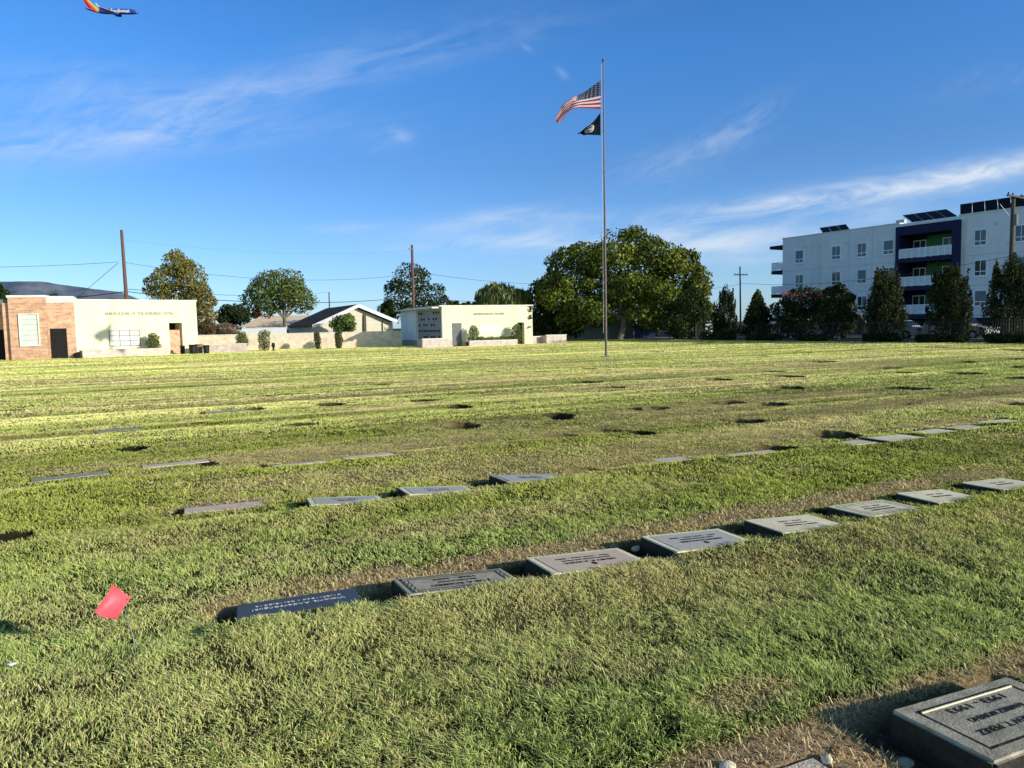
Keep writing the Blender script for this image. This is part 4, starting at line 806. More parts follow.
shrub('round topiary nearer the dark doorway of second mausoleum',511.5,523.5,325,341.5,nf.p(nf.s(517,1,.9),0,.9).y,77,'ball',SG)
r = thing('hedge','low clipped hedge between the two round topiaries','hedge',tuple(nf.p(nf.s(476,.5,.9),0,.9)))
a, b = nf.s(479,.5,.9), nf.s(513,.5,.9); bl = [(*nf.p(a+(b-a)*i/13,.55+.05*math.sin(i*1.7),.85),.32,.30,.22) for i in range(14)]
crown('foliage', bl, 2600, .10, SG, r, ORG[r.name], 81, rag=.15, inner=.3); m = MB()
for i in range(0,14,3): m.tube([(*bl[i][:2],-.1),(*bl[i][:2],.5)],[.02,.015],5)
m.build('stem',M['bark'],r)
pot('dark round urn at the planter end by the grey door',466,471,343.5,347.5,64,'pot')
# ------------------------------------------------------------------ things under the great tree
tw = Frame(*at(581,341,82).xy, 0); s1 = tw.s(633,1)
w = thing('painted_wall','dull teal block wall in the shade of the great tree','wall',tuple(tw.p(0,0)))
fbox(tw,'wall_panel',M['teal'],w,0,s1,-.2,2.0,-.2,0); fbox(tw,'wall_cap',M['teal'],w,-.04,s1+.04,2.003,2.10,-.24,.04)
def bin_(label, px0, px1, Yd, hgt, matn):
    a = at(px0,340,Yd).x; b = at(px1,340,Yd).x; r = thing('wheeled_bin',label,'bin',((a+b)/2,Yd,0),'bins by the street')
    m = MB(); k = .06; m.hexa([(a+k,Yd+k,.08),(b-k,Yd+k,.08),(b-k,Yd+.9,.08),(a+k,Yd+.9,.08),(a,Yd,hgt),(b,Yd,hgt),(b,Yd+1,hgt),(a,Yd+1,hgt)]); m.build('bin_body',M[matn],r)
    m = MB(); m.hexa([(a-.05,Yd-.05,hgt+.003),(b+.05,Yd-.05,hgt+.003),(b+.05,Yd+1.05,hgt+.003),(a-.05,Yd+1.05,hgt+.003),(a,Yd,hgt+.08),(b,Yd,hgt+.08),(b,Yd+1,hgt+.2),(a,Yd+1,hgt+.2)]); m.build('lid',M[matn],r)
    for x in (a+.1,b-.1):
        m = MB(); m.tube([(x-.04,Yd+.85,.1),(x+.04,Yd+.85,.1)],[.1,.1],10); m.build('wheel',M['rubber'],r)
bin_('blue dumpster under the great tree, the wider one',642,656,80,1.6,'bluetarp')
bin_('narrow blue bin next to the dumpster',636,641,80.5,1.3,'bluetarp')
pn = at(709,336,71); r = thing('notice_board','small white notice board on a post at the edge of great tree shade','sign',(pn.x,71,0))
m = MB(); m.box(pn.x-.05,pn.x+.05,71,71.08,-.2,1.0); m.build('post',M['white'],r); m = MB(); m.box(pn.x-.35,pn.x+.30,70.94,70.99,.35,1.45); m.build('board',M['white'],r)
m = MB(); m.box(pn.x-.15,pn.x+.12,70.925,70.938,.75,1.2); m.build('dark_print',M['iron'],r)
# ------------------------------------------------------------------ street, fence, cars on the right
ff = Frame(FL0[0]-FD[0]*12, FL0[1]-FD[1]*12, math.degrees(math.atan2(FD[1],FD[0])))   # outward normal faces the cemetery
def strip(name, d0, d1, z, matn):
    m = MB(); m.add([ff.p(-60,z,-d0),ff.p(75,z,-d0),ff.p(75,z,-d1),ff.p(-60,z,-d1)],[(0,1,2,3)]); o = m.build(name,M[matn]); tag(o,kind='structure'); return o
m = MB(); ff.box(m,-60,75,-.2,.12,-4.5,-2.5); tag(m.build('pavement',M['paving']),kind='structure')
strip('road',4.5,16,.02,'asphalt'); m = MB(); ff.box(m,-60,75,-.2,.13,-19,-16); tag(m.build('far_pavement',M['paving']),kind='structure')
fe = thing('iron_fence','dark iron picket fence along the street behind the trees','fence',tuple(ff.p(12,0,0)))
L1 = 55
m = MB()
for i in range(int((L1-9)/.16)): t = 9+i*.16; ff.box(m,t-.008,t+.008,.08,1.45,-.012,.012)
m.build('pickets',M['iron'],fe)
for z in (.2,1.3): fbox(ff,'rail',M['iron'],fe,9,L1,z-.02,z+.02,-.03,-.0125)
for t in np.arange(9,L1,2.5): fbox(ff,'post',M['iron'],fe,t-.035,t+.035,-.1,1.5,-.035,.035)
for i,(t0,t1,hh_) in enumerate([(11,14,.7),(16.5,19,.55),(21.8,23.6,.5),(27.6,29.6,.6),(31.5,34,.5),(36,39,.6),(41.5,45,.55)]):
    lb = ['by the pointed cypress','by the olive tree','below the pink flowering tree','below the bushy dark tree','below the pointed juniper','below the broad juniper','below the juniper at frame edge'][i]
    r = thing('low_hedge','low dark shrub hedge inside the street fence, '+lb,'hedge',tuple(ff.p((t0+t1)/2,0,-1)),'low hedges along the street fence')
    bl = [(*ff.p(t0+(t1-t0)*k/6,hh_*.5,.7),.55,.55,hh_*.6) for k in range(7)]
    crown('foliage',bl,2400,.16,DARK,r,ORG[r.name],90+i,rag=.3,inner=.3)
def car(label, px, d, matn, kind, flip=False, L=4.6, W=1.85):
    t = ff.s(px,.8,-d); c = ff.p(t,0,-d); yaw = math.atan2(FD[1],FD[0])+(math.pi if flip else 0)
    r = thing('parked_car',label,'car',(0,0,0),'cars parked on the street'); K = Matrix.Translation((c.x,c.y,.03)) @ Matrix.Rotation(yaw,4,'Z')
    hB, hR = (.95,1.70) if kind == 'suv' else ((1.05,2.0) if kind == 'van' else (.85,1.42))
    if kind == 'van': side = [(-L/2,.35),(-L/2,1.2),(-L/2+.15,2.0),(L/2-1.6,2.0),(L/2-.75,1.15),(L/2-.05,.95),(L/2,.35)]
    elif kind == 'suv': side = [(-L/2,.35),(-L/2,.95),(-L/2+.35,1.65),(-L/2+.7,1.72),(L/2-2.0,1.70),(L/2-1.25,1.02),(L/2-.1,.86),(L/2,.35)]
    else: side = [(-L/2,.3),(-L/2,.85),(-L/2+.75,.95),(-L/2+1.45,1.42),(L/2-2.1,1.42),(L/2-1.3,.95),(L/2-.1,.75),(L/2,.3)]
    m = MB(); n = len(side); vs = []
    for sgn in (-1,1):
        for (x,z) in side: w_ = W/2*(1 if z < hB+.1 else .80); vs.append((x,sgn*w_,z))
    m.add(vs,[tuple(range(n))[::-1],tuple(range(n,2*n))]+[(i,(i+1)%n,n+(i+1)%n,n+i) for i in range(n)])
    o = m.build('body',M[matn],r,(0,0,0)); o.data.transform(K)
    md = o.modifiers.new('bevel','BEVEL'); md.width = .06; md.segments = 2
    top = hR-.12; x0, x1 = (-L/2+.55,L/2-1.95) if kind == 'suv' else ((-L/2+.5,L/2-1.5) if kind == 'van' else (-L/2+1.3,L/2-2.0))
    for sgn in (-1,1):
        for k in range(2):
            xa = x0+(x1-x0)*k/2+.05; xb = x0+(x1-x0)*(k+1)/2-.05
            m = MB(); m.hexa([(xa,sgn*(W/2-.04),hB+.08),(xb,sgn*(W/2-.04),hB+.08),(xb,sgn*(W/2-.10),hB+.08),(xa,sgn*(W/2-.10),hB+.08),(xa,sgn*(W/2*.80+.03),top),(xb,sgn*(W/2*.80+.03),top),(xb,sgn*(W/2*.80-.05),top),(xa,sgn*(W/2*.80-.05),top)])
            o = m.build('side_window',M['carglass'],r,(0,0,0)); o.data.transform(K)
    def scr(xa,za,xb,zb,nm):
        m = MB(); e = .03 if xa > xb else -.03; m.hexa([(xa,-W*.42,za),(xa,W*.42,za),(xa+e,W*.42,za+.02),(xa+e,-W*.42,za+.02),(xb,-W*.36,zb),(xb,W*.36,zb),(xb+e,W*.36,zb+.02),(xb+e,-W*.36,zb+.02)]); o = m.build(nm,M['carglass'],r,(0,0,0)); o.data.transform(K)
    if kind == 'suv': scr(L/2-1.30,1.08,L/2-1.93,1.63,'windscreen'); scr(-L/2+.06,1.06,-L/2+.32,1.58,'rear_window')
    elif kind == 'van': scr(L/2-.83,1.25,L/2-1.52,1.9,'windscreen'); scr(-L/2+.01,1.25,-L/2+.12,1.85,'rear_window')
    else: scr(L/2-1.36,1.0,L/2-2.03,1.37,'windscreen'); scr(-L/2+.83,1.0,-L/2+1.38,1.37,'rear_window')
    for sx in (-1,1):
        for sy in (-1,1):
            x = sx*(L/2-.85); m = MB(); m.tube([(x,sy*(W/2-.22),.33),(x,sy*(W/2+.01),.33)],[.33,.33],18); o = m.build('wheel',M['rubber'],r,(0,0,0)); o.data.transform(K)
            m = MB(); m.tube([(x,sy*(W/2+.011),.33),(x,sy*(W/2+.03),.33)],[.2,.17],12); p = m.build('rim',M['galv'],o,(0,0,0)); p.data.transform(K)
    for sy in (-1,1):
        for nm, x, mt in (('headlight',L/2-.03,'lamp'),('tail_light',-L/2-.02,'redlamp')):
            m = MB(); m.box(x-.04,x+.04,sy*W*.36-.16,sy*W*.36+.16,.66,.82); o = m.build(nm,M[mt],r,(0,0,0)); o.data.transform(K)
    ORG[r.name] = c; r.location = c
    for ch in r.children:
        ch.data.transform(Matrix.Translation(-c))
        for g2 in ch.children: g2.data.transform(Matrix.Translation(-c))
car('white hatchback with dark windows showing under the pink flowering tree',806,6.2,'carwhite','suv')
car('silver van between bushy dark tree and pointed juniper',855,6.4,'carbeige','van',L=5.2,W=1.95)
car('white car behind the foot of the pointed juniper',896,6.2,'carwhite','sedan',True)
car('grey sedan in shade left of the flowering tree',776,6.3,'carbeige','sedan')
car('pale car mostly hidden behind the broad juniper',960,6.2,'carbeige','suv')
# ------------------------------------------------------------------ apartment block
ad = -58.5
af = Frame(36.2, 100.3, ad); ap = thing('apartment_building','white four storey apartment block with navy framed balconies and roof solar panels','apartment building',tuple(af.p(0,0)))
ZT = 12.3; eL = 46
S = lambda px, z=8, d=0: af.s(px, z, d)
lo, hi = S(897,9), S(961,9)
fa_, fb_ = S(900.5,9), S(953.5,9)
m = MB(); af.box(m,0,lo,-.3,ZT,-18,0); af.box(m,hi,eL,-.3,ZT,-18,0); af.box(m,lo,hi,-.3,ZT,-18,-2.6); m.build('wall',M['white_stucco'],ap)
m = MB(); af.box(m,-.04,lo+.3,ZT+.003,ZT+.18,-18.05,.05); af.box(m,hi-.3,eL,ZT+.0035,ZT+.185,-18.05,.05); m.build('coping',M['cap'],ap)
m = MB(); af.box(m,lo,fa_,-.2,ZT-.35,-2.59,.35); af.box(m,fb_,hi,-.2,ZT-.35,-2.59,.35); af.box(m,fa_+.001,fb_-.001,ZT-1.35,ZT-.352,-2.59,.345); m.build('balcony_frame',M['blue'],ap)
af.box(m2_:=MB(),lo,hi,ZT-.34,ZT-.0,-2.59,-.01); m2_.build('parapet_infill',M['white_stucco'],ap)
fbox(af,'base_band',M['blue'],ap,-.02,lo,-.25,1.5,.003,.05); fbox(af,'base_band',M['blue'],ap,hi,eL,-.25,1.5,.003,.05)
FLZ = [2.0, 5.15, 8.3]
for k, z in enumerate(FLZ):
    b_ = fbox(af,'balcony',M['blue'],ap,fa_+.002,fb_-.002,z-.45,z,-2.58,.42)
    m = MB(); af.box(m,fa_+.05,fb_-.05,z+1.02,z+1.10,.30,.36); af.box(m,fa_+.05,fb_-.05,z+.08,z+.15,.30,.36)
    nb = 8
    for i in range(nb+1): t = fa_+.06+(fb_-fa_-.12)*i/nb; af.box(m,t-.04,t+.04,z,z+1.02,.301,.359)
    for i in range(nb*8): t = fa_+.06+(fb_-fa_-.12)*(i+.5)/(nb*8); af.box(m,t-.03,t+.03,z+.15,z+1.02,.318,.342)
    m.build('railing',M['white'],b_,ORG[ap.name])
    fbox(af,'back_wall',M['blue'],ap,fa_,fa_+1.6,z+.005,z+2.69,-2.597,-2.51); fbox(af,'accent_wall',M['green'],ap,fa_+1.601,fb_,z+.005,z+2.69,-2.595,-2.5)
    w0 = fa_+.03; d_ = fbox(af,'balcony_door',M['white'],ap,w0,w0+1.5,z+.005,z+2.2,-2.595,-2.48); mm = MB(); af.box(mm,w0+.1,w0+.75,z+.1,z+2.1,-2.479,-2.46); af.box(mm,w0+.85,w0+1.4,z+.5,z+2.1,-2.479,-2.461); mm.build('pane',M['glass'],d_,ORG[ap.name])
    w0 = fa_+3.4; d_ = fbox(af,'window',M['white'],ap,w0,w0+1.5,z+.7,z+2.2,-2.499,-2.42); mm = MB(); af.box(mm,w0+.1,w0+.7,z+.8,z+2.1,-2.419,-2.40); af.box(mm,w0+.8,w0+1.4,z+.8,z+2.1,-2.419,-2.401); mm.build('pane',M['blind'],d_,ORG[ap.name])
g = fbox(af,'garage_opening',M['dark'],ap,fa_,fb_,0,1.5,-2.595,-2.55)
def window(px0, px1, z0, z1, k=0):
    a, b = S(px0,z0), S(px1,z0); w_ = fbox(af,'window',M['white'],ap,a-.04,b+.04,z0-.04,z1+.04,.003,.06)
    mm = MB(); md_ = (a+b)/2; zt = z0+(z1-z0)*.28
    for q in ((a+.06,md_-.04,zt+.05,z1-.05),(md_+.04,b-.06,zt+.05,z1-.05),(a+.06,md_-.04,z0+.05,zt-.04),(md_+.04,b-.06,z0+.05,zt-.04)): af.box(mm,*q,.061,.072)
    mm.build('pane',M['glass'],w_,ORG[ap.name])
    if k:
        mm = MB(); af.box(mm,(md_+.06) if k == 1 else a+.08,(b-.08) if k == 1 else b-.08,zt+.08,z1-.08,.073,.078); mm.build('blind',M['blind'],w_,ORG[ap.name])
    mm = MB(); af.box(mm,a-.08,b+.08,z0-.14,z0-.045,.003,.14); mm.build('sill',M['white'],w_,ORG[ap.name])
cols_px = [(795.5,803.5),(832,840.5),(857.5,866.5),(883.5,893.5),(974.5,986.5),(1015,1028),(1046,1060)]
for i,(a,b) in enumerate(cols_px):
    for j,z in enumerate(FLZ): window(a,b,z+.72,z+2.34,(i*2+j)%3)
for px,z in ((848,10.9),(806,11.0),(872.5,10.9),(996,11.1),(1008,9.0),(834,7.7)):
    s = S(px,z); fbox(af,'wall_vent',M['cap'],ap,s-.2,s+.2,z-.12,z+.12,.003,.08)
m = MB()
for z in (1.75, 4.9, 8.05): af.box(m,.0,lo,z-.015,z+.015,.003,.012); af.box(m,hi,eL,z-.015,z+.015,.003,.012)
for px in (812,849,872): s_ = S(px,8); af.box(m,s_-.015,s_+.015,1.52,ZT,.0035,.0125)
m.build('wall_joint',M['galv'],ap)
for px in (820.5,966): s_ = S(px,8); fbox(af,'downpipe',M['cap'],ap,s_-.06,s_+.06,-.2,ZT-.2,.013,.13)
# end balconies on the far gable wall (towards -s)
for k,z in enumerate(FLZ):
    b_ = fbox(af,'end_balcony',M['dark'],ap,-2.0,-.003,z-.45,z,-4.2,-.2); m = MB()
    af.box(m,-1.98,-.01,z+1.0,z+1.08,-.28,-.21); af.box(m,-1.98,-1.90,z+1.0,z+1.085,-4.15,-.29)
    for i in range(8): t = -1.95+i*.27; af.box(m,t-.035,t+.035,z,z+1.0,-.27,-.22)
    for i in range(14): t = -4.1+i*.28; af.box(m,-1.97,-1.92,z,z+1.0,t-.03,t+.03)
    af.box(m,-1.94,-.02,z+.12,z+.9,-.255,-.24)
    m.build('railing',M['white'],b_,ORG[ap.name])
fbox(af,'end_canopy',M['dark'],ap,-2.2,-.003,11.2,11.6,-4.4,-.1)
# solar arrays on the roof: tilted sheets, upper edge away
def solar(label, pts, npan, Yf=None):
    # pts: lower-left px, lower-right px, z of lower edge, rise, lean (px of the upper-left)
    a, b, zl, rise, lean, dep = pts; s0, s1 = S(a,zl,-1), S(b,zl,-1)
    r = thing('solar_array',label,'solar panel',tuple(af.p(s0,ZT+.2,-1)),'roof solar arrays'); 
    P_ = lambda u, v: af.p(s0+(s1-s0)*u-lean*v, zl+rise*v, -1-dep*v)
    for i in range(npan):
        g0 = (i+.02)/npan; g1 = (i+.98)/npan; m = MB(); q = [P_(g0,0),P_(g1,0),P_(g1,1),P_(g0,1)]; dz = Vector((0,0,.06)); m.hexa(q+[p+dz for p in q]); pn_ = m.build('panel_sheet',M['solar'],r)
        m = MB(); e = (g1-g0)*.035
        for (u0,u1,v0,v1) in ((g0-.001,g0+e,0,1),): q = [P_(u0,v0),P_(u1,v0),P_(u1,v1),P_(u0,v1)]; m.hexa([p+Vector((0,0,.064)) for p in q]+[p+Vector((0,0,.09)) for p in q])
        m.build('panel_edge',M['galv'],pn_,ORG[r.name])
    m = MB()
    for i in range(npan+1):
        u = min(max(i/npan,.02),.98)
        for v in (.12,.88): p = P_(u,v); m.tube([(p.x,p.y,ZT-.1),(p.x,p.y,p.z)],[.04,.04],6)
    m.build('support_legs',M['galv'],r)
solar('short solar array nearest the far end of the apartment roof',(823.5,851,12.35,1.15,2.0,1.9),3)
solar('middle solar array above the navy balcony frame',(911.5,957.5,12.45,1.2,2.4,2.2),4)
solar('long solar array passing behind the tall utility pole',(960,1040,12.45,1.5,1.2,2.2),6)
m = MB(); 
for px in (898,902): s = S(px,12.6,-2); af.box(m,s-.25,s+.25,ZT-.05,ZT+.75,-2.5,-2.0)
m.build('roof_vent',M['galv'],ap)
# ------------------------------------------------------------------ utility poles and wires
def pole(label, ptop, pbot, Yd, r0, matn, arms=()):
    a = at(*ptop, Yd); b = at(*pbot, Yd); d = (a-b); base = b-d*((b.z+.4)/d.z)
    r = thing('utility_pole',label,'utility pole',(base.x,Yd,0),'wooden utility poles'); m = MB(); m.tube([base,(base+a)/2,a],[r0,r0*.85,r0*.68],10); m.build('shaft',M[matn],r)
    for (z, half, yaw) in arms:
        c = base+(a-base)*((z-base.z)/(a.z-base.z)); u = Vector((math.cos(rad(yaw)),math.sin(rad(yaw)),0)); w_ = Vector((-u.y,u.x,0))*.06
        m = MB(); off = Vector((-u.y,u.x,0))*-(r0+.03); p0, p1 = c-u*half+off, c+u*half+off; e = Vector((0,0,.06))
        m.hexa([p0-w_-e,p1-w_-e,p1+w_-e,p0+w_-e,p0-w_+e,p1-w_+e,p1+w_+e,p0+w_+e]); am = m.build('crossarm',M['gwood'],r)
        for t in (-.9,-.45,.45,.9):
            p = c+off+u*half*t+Vector((0,0,.06)); m = MB(); m.tube([p,p+Vector((0,0,.08)),p+Vector((0,0,.16))],[.03,.06,.035],7); m.build('insulator',M['pot'],am,ORG[r.name])
    return r, base, a
p1, b1, t1 = pole('brown leaning utility pole behind the cream mausoleum roof',(121.5,230),(126.5,299),75,.21,'wood')
m = MB(); m.tube([t1+Vector((-.0,0,-.1)),t1+Vector((.05,0,.35))],[.05,.03],6); m.build('pole_cap',M['galv'],p1)
p2, b2, t2 = pole('brown utility pole in front of the tall dark tree by the niche wall',(412,245),(413.5,309),92,.21,'wood')
m = MB(); m.box(t2.x-.45,t2.x+.05,91.7,91.8,t2.z-.55,t2.z-.43); m.build('bracket',M['galv'],p2)
p3, b3, t3 = pole('thin distant utility pole above the gabled house roof',(329,292),(329.5,310),190,.2,'gwood')
p4, b4, t4 = pole('distant dark utility pole with crossarm left of the apartment block',(740,266.5),(740.5,320),104,.13,'gwood',[(8.0,1.1,20)])
p5, b5, t5 = pole('tall utility pole with crossarm in front of the apartment block at frame edge',(1013.5,196),(1011,272),53,.19,'gwood',[(9.85,1.5,35)])
m = MB(); m.tube([t5+Vector((-1.0,-.1,-.55)),t5+Vector((-.3,-.1,-1.4))],[.02,.02],5); m.build('arm_brace',M['galv'],p5)
c = t5+Vector((-.02,-.32,-2.05)); m = MB(); m.tube([c,c+Vector((0,0,.75))],[.16,.16],10); m.build('transformer',M['greydoor'],p5)
def wire(label, A, B, sag, r=.022, name='utility_wire'):
    A = Vector(A); B = Vector(B); n = 18; pts = []
    for i in range(n+1): u = i/n; p = A.lerp(B,u); p.z -= sag*4*u*(1-u); pts.append(p)
    m = MB(); m.tube(pts,[r]*(n+1),4); o = m.build(name,M['wire'],None,tuple(A)); return tag(o,label,'wire','overhead utility wires')
wire('overhead wire from leaning pole to the frame edge over the hills',at(118,262,75),at(-40,267.5,70),.12)
wire('overhead wire from leaning pole across to second brown pole',at(123,262,75),at(412,274,92),1.2)
wire('overhead wire from second brown pole running behind the great tree',at(412,271,92),at(600,283,100),.7)
wire('thick low cable left of the leaning pole above the brick wing',at(126,291.5,75),at(-30,301,72),.3,.05)
wire('thick low cable between leaning pole and second brown pole',at(126,291.5,75),at(413,297,92),.9,.045)
wire('low cable from second brown pole passing above second mausoleum',at(413,297,92),at(560,303,98),.3,.03)
wire('guy cable slanting down from the leaning pole',at(118,263,75),at(78,297,70),.0,.025)
wire('upper thin wire over the leaning pole toward the tall dark tree',at(125,240,75),at(412,250,92),.8,.006)
wire('wire between the distant crossarm pole and the great tree',at(740,284,104),at(640,293,110),.4,.02)
wire('dark wire crossing the apartment facade to the tall pole',at(740,283,104),at(1012,256,53),.9,.022)
wire('wire leaving the tall pole past the frame edge',at(1012,256,53),at(1100,247,50),.2,.018)
wire('faint high wire above the gabled house',at(329,292,190),at(126,289,75),.8,.03)
# ------------------------------------------------------------------ flagpole and flags
FP = Vector((4.75, 37.6, 0)); fp = thing('flagpole','tall metal flagpole standing in the middle of the lawn','flagpole',tuple(FP))
tp = Vector((4.77,37.6,14.37)); m = MB(); m.tube([FP+Vector((0,0,-.3)),FP+Vector((0,0,.1)),FP.lerp(tp,.5),tp],[.062,.062,.05,.028],12); m.build('pole_shaft',M['steel'],fp)
m = MB(); m.tube([tp,tp+Vector((0,0,.05)),tp+Vector((0,0,.12)),tp+Vector((0,0,.16))],[.03,.07,.06,.01],10); m.build('finial',M['steel'],fp)
m = MB(); m.tube([FP+Vector((0,0,-.1)),FP+Vector((0,0,.015)),FP+Vector((0,0,.025))],[.34,.34,.3],24); m.build('footing',M['concrete'],fp)
m = MB(); m.tube([FP+Vector((-.12,-.02,1.2)),tp+Vector((-.09,-.02,-.1))],[.008,.008],4); m.build('halyard',M['fascia'],fp)
def flag(name, label, top, bot, depth, colorf, nu, nv, hz, parent_xy, cat='flag'):
    """top/bot: lists of (x, z) from hoist to fly; grid with per-face colours"""
    def ip(L, u):
        k = u*(len(L)-1); i = min(int(k), len(L)-2); f = k-i; f = f*f*(3-2*f)*.4+f*.6; return (L[i][0]*(1-f)+L[i+1][0]*f, L[i][1]*(1-f)+L[i+1][1]*f)
    V = []
    for i in range(nu+1):
        for j in range(nv+1):
            u = i/nu; v = j/nv; a = ip(top,u); b = ip(bot,u)
            V.append((parent_xy[0]+a[0]*(1-v)+b[0]*v, parent_xy[1]+depth(u,v), hz+a[1]*(1-v)+b[1]*v))
    me = bpy.data.meshes.new(name); fs = [(i*(nv+1)+j,(i+1)*(nv+1)+j,(i+1)*(nv+1)+j+1,i*(nv+1)+j+1) for i in range(nu) for j in range(nv)]
    o0 = Vector((parent_xy[0],parent_xy[1],hz)); me.from_pydata([tuple(Vector(p)-o0) for p in V],[],fs); ca = me.color_attributes.new('Col','FLOAT_COLOR','CORNER')
    for p in me.polygons:
        i, j = divmod(p.index, nv); c = colorf(i/nu, j/nv, i, j)
        for l in p.loop_indices: ca.data[l].color = (*c,1)
        p.use_smooth = True
    me.materials.append(M['cloth']); o = link(name, me); o.location = o0; return tag(o,label,cat,'flags flying on the pole')
def us(u,v,i,j):
    row = j//3
    if u < .40 and row < 7:
        return (.60,.60,.62) if (i%3 == 1 and j%3 == 1) else (.075,.075,.13)
    return (.62,.045,.065) if row%2 == 0 else (.93,.91,.88)
flag('national_flag','striped red and white flag with star canton flying from pole top',[(0,0),(-.78,-.50),(-1.3,-.74),(-1.9,-1.22),(-2.22,-1.68)],[(0,-1.36),(-1.05,-1.30),(-1.5,-1.38),(-1.82,-1.72),(-2.02,-2.10)],
     lambda u,v: .38*u*math.sin(u*7.5+v*2.6)+.22*u*math.sin(v*7+u*5), us, 60, 39, 13.50, (4.62,37.6))
def pow_(u,v,i,j):
    d = math.hypot((u-.42)*1.5, v-.5)
    if .26 < d < .33: return (.7,.7,.7)
    if d < .26 and (v-.5)+.5*abs(u-.42) > -.05 and (i*5+j*3)%4: return (.66,.66,.66)
    return (.016,.02,.018)
flag('black_flag','small black flag with white round emblem, lower on the pole',[(0,0),(-.30,-.36),(-.58,-.62),(-.85,-.80),(-1.10,-.93)],[(0,-1.08),(-.40,-1.07),(-.70,-1.02),(-.88,-1.0),(-1.08,-.98)],
     lambda u,v: .25*u*math.sin(u*8+v*3)+.12*u*math.sin(v*9), pow_, 36, 30, 11.96, (4.60,37.6))
# ------------------------------------------------------------------ airliner
pc = at(113, 11.5, 470); pl = thing('airliner','blue passenger jet with red and yellow striped tail flying across the sky','airplane',tuple(pc))
PK = Matrix.Translation(pc) @ Matrix.Rotation(rad(14),4,'Z') @ Matrix.Rotation(rad(-3.5),4,'Y') @ Matrix.Rotation(rad(15),4,'X') @ Matrix.Scale(.83,4)
M['jetblue'] = mat('jet_blue_paint',(.025,.045,.30),(.02,.04,.26),.3,.3,0,spec=.5); M['jetred'] = mat('jet_red_paint',(.55,.02,.04),None,.3,.3,0); M['jetorange'] = mat('jet_orange_paint',(.75,.22,.03),None,.3,.3,0); M['jetyellow'] = mat('jet_yellow_paint',(.80,.52,.10),None,.3,.3,0); M['jetgrey'] = mat('jet_grey_paint',(.30,.31,.33),None,.5,.35,0); M['jetwhite'] = mat('jet_white_paint',(.8,.8,.8),None,.5,.35,0)
def jet(m, name, mt, parent=None, smooth=None):
    o = m.build(name, M[mt], parent or pl, (0,0,0)); o.data.transform(PK); o.data.transform(Matrix.Translation(-pc)); return o
fus = [(-15.2,.9,.45),(-13,.6,1.0),(-9,.15,1.6),(-5,0,1.88),(10,0,1.88),(13,-.1,1.75),(15.2,-.35,1.25),(16.6,-.6,.6),(17,-.68,.1)]
m = MB(); m.tube([(x,0,z) for x,z,r in fus if x >= -9.1],[r for x,z,r in fus if x >= -9.1],20); fu = jet(m,'fuselage','jetblue')
m = MB(); m.tube([(-10.6,0,.32),(-9.02,0,.152)],[1.37,1.605],20); jet(m,'tail_stripe','jetyellow'); m = MB(); m.tube([(-12,0,.47),(-10.62,0,.322)],[1.15,1.368],20); jet(m,'tail_stripe','jetorange'); m = MB(); m.tube([(-17.5,0,1.05),(-15.2,0,.85),(-12.02,0,.472)],[.12,.55,1.148],20); jet(m,'tail_cone','jetred')
def fin(m, r0, r1, t=.14): # root chord (x front,x back,z), tip chord
    m.hexa([(r0[0],-t,r0[2]),(r0[0],t,r0[2]),(r0[1],t,r0[2]),(r0[1],-t,r0[2]),(r1[0],-t*.5,r1[2]),(r1[0],t*.5,r1[2]),(r1[1],t*.5,r1[2]),(r1[1],-t*.5,r1[2])])
m = MB(); fin(m,(-8.9,-10.9,1.3),(-16.2,-17.0,8.6)); jet(m,'tail_fin','jetyellow'); m = MB(); fin(m,(-10.9,-12.6,1.25),(-17.0,-17.8,8.6)); jet(m,'tail_fin','jetorange'); m = MB(); fin(m,(-12.6,-15.6,1.0),(-17.8,-19.4,8.6)); jet(m,'rudder','jetred')
def wing(root_f, root_b, tip_f, tip_b, y0, y1, z0, z1, t):
    m = MB(); m.hexa([(root_f,y0,z0-t),(root_b,y0,z0-t),(tip_b,y1,z1-t*.3),(tip_f,y1,z1-t*.3),(root_f,y0,z0+t),(root_b,y0,z0+t),(tip_b,y1,z1+t*.3),(tip_f,y1,z1+t*.3)]); return m
for s in (-1,1):
    w_ = jet(wing(4.0,-2.8,-4.6,-6.2,s*1.6,s*17,-1.1,.9,.35),'wing','jetgrey')
    m = MB(); m.hexa([(-4.7,s*17,.8),(-6.2,s*17,.8),(-6.2,s*17.1,.8),(-4.7,s*17.1,.8),(-6.6,s*17.6,3.3),(-7.3,s*17.6,3.3),(-7.3,s*17.7,3.3),(-6.6,s*17.7,3.3)]); jet(m,'winglet','jetwhite',w_)
    m = MB(); m.tube([(4.4,s*5,-2.1),(3.6,s*5,-2.1),(1.4,s*5,-2.0),(.2,s*5,-1.9)],[.85,1.0,.95,.6],14); jet(m,'engine','jetblue',w_)
    jet(wing(-13.2,-16.0,-16.3,-17.5,s*.5,s*6.6,.9,1.5,.15),'tailplane','jetgrey')
for s in (-1,1):
    R = Matrix(((1,0,0,0),(0,0,-1,0),(0,1,0,0),(0,0,0,1))) if s == -1 else Matrix(((-1,0,0,0),(0,0,1,0),(0,1,0,0),(0,0,0,1)))
    text_obj('lettering','Southwest',3.4,PK @ Matrix.Translation((5.2,s*1.93,.35)) @ R,M['jetwhite'],pl,tuple(pc),.04,wide=12.5,bold=.09)
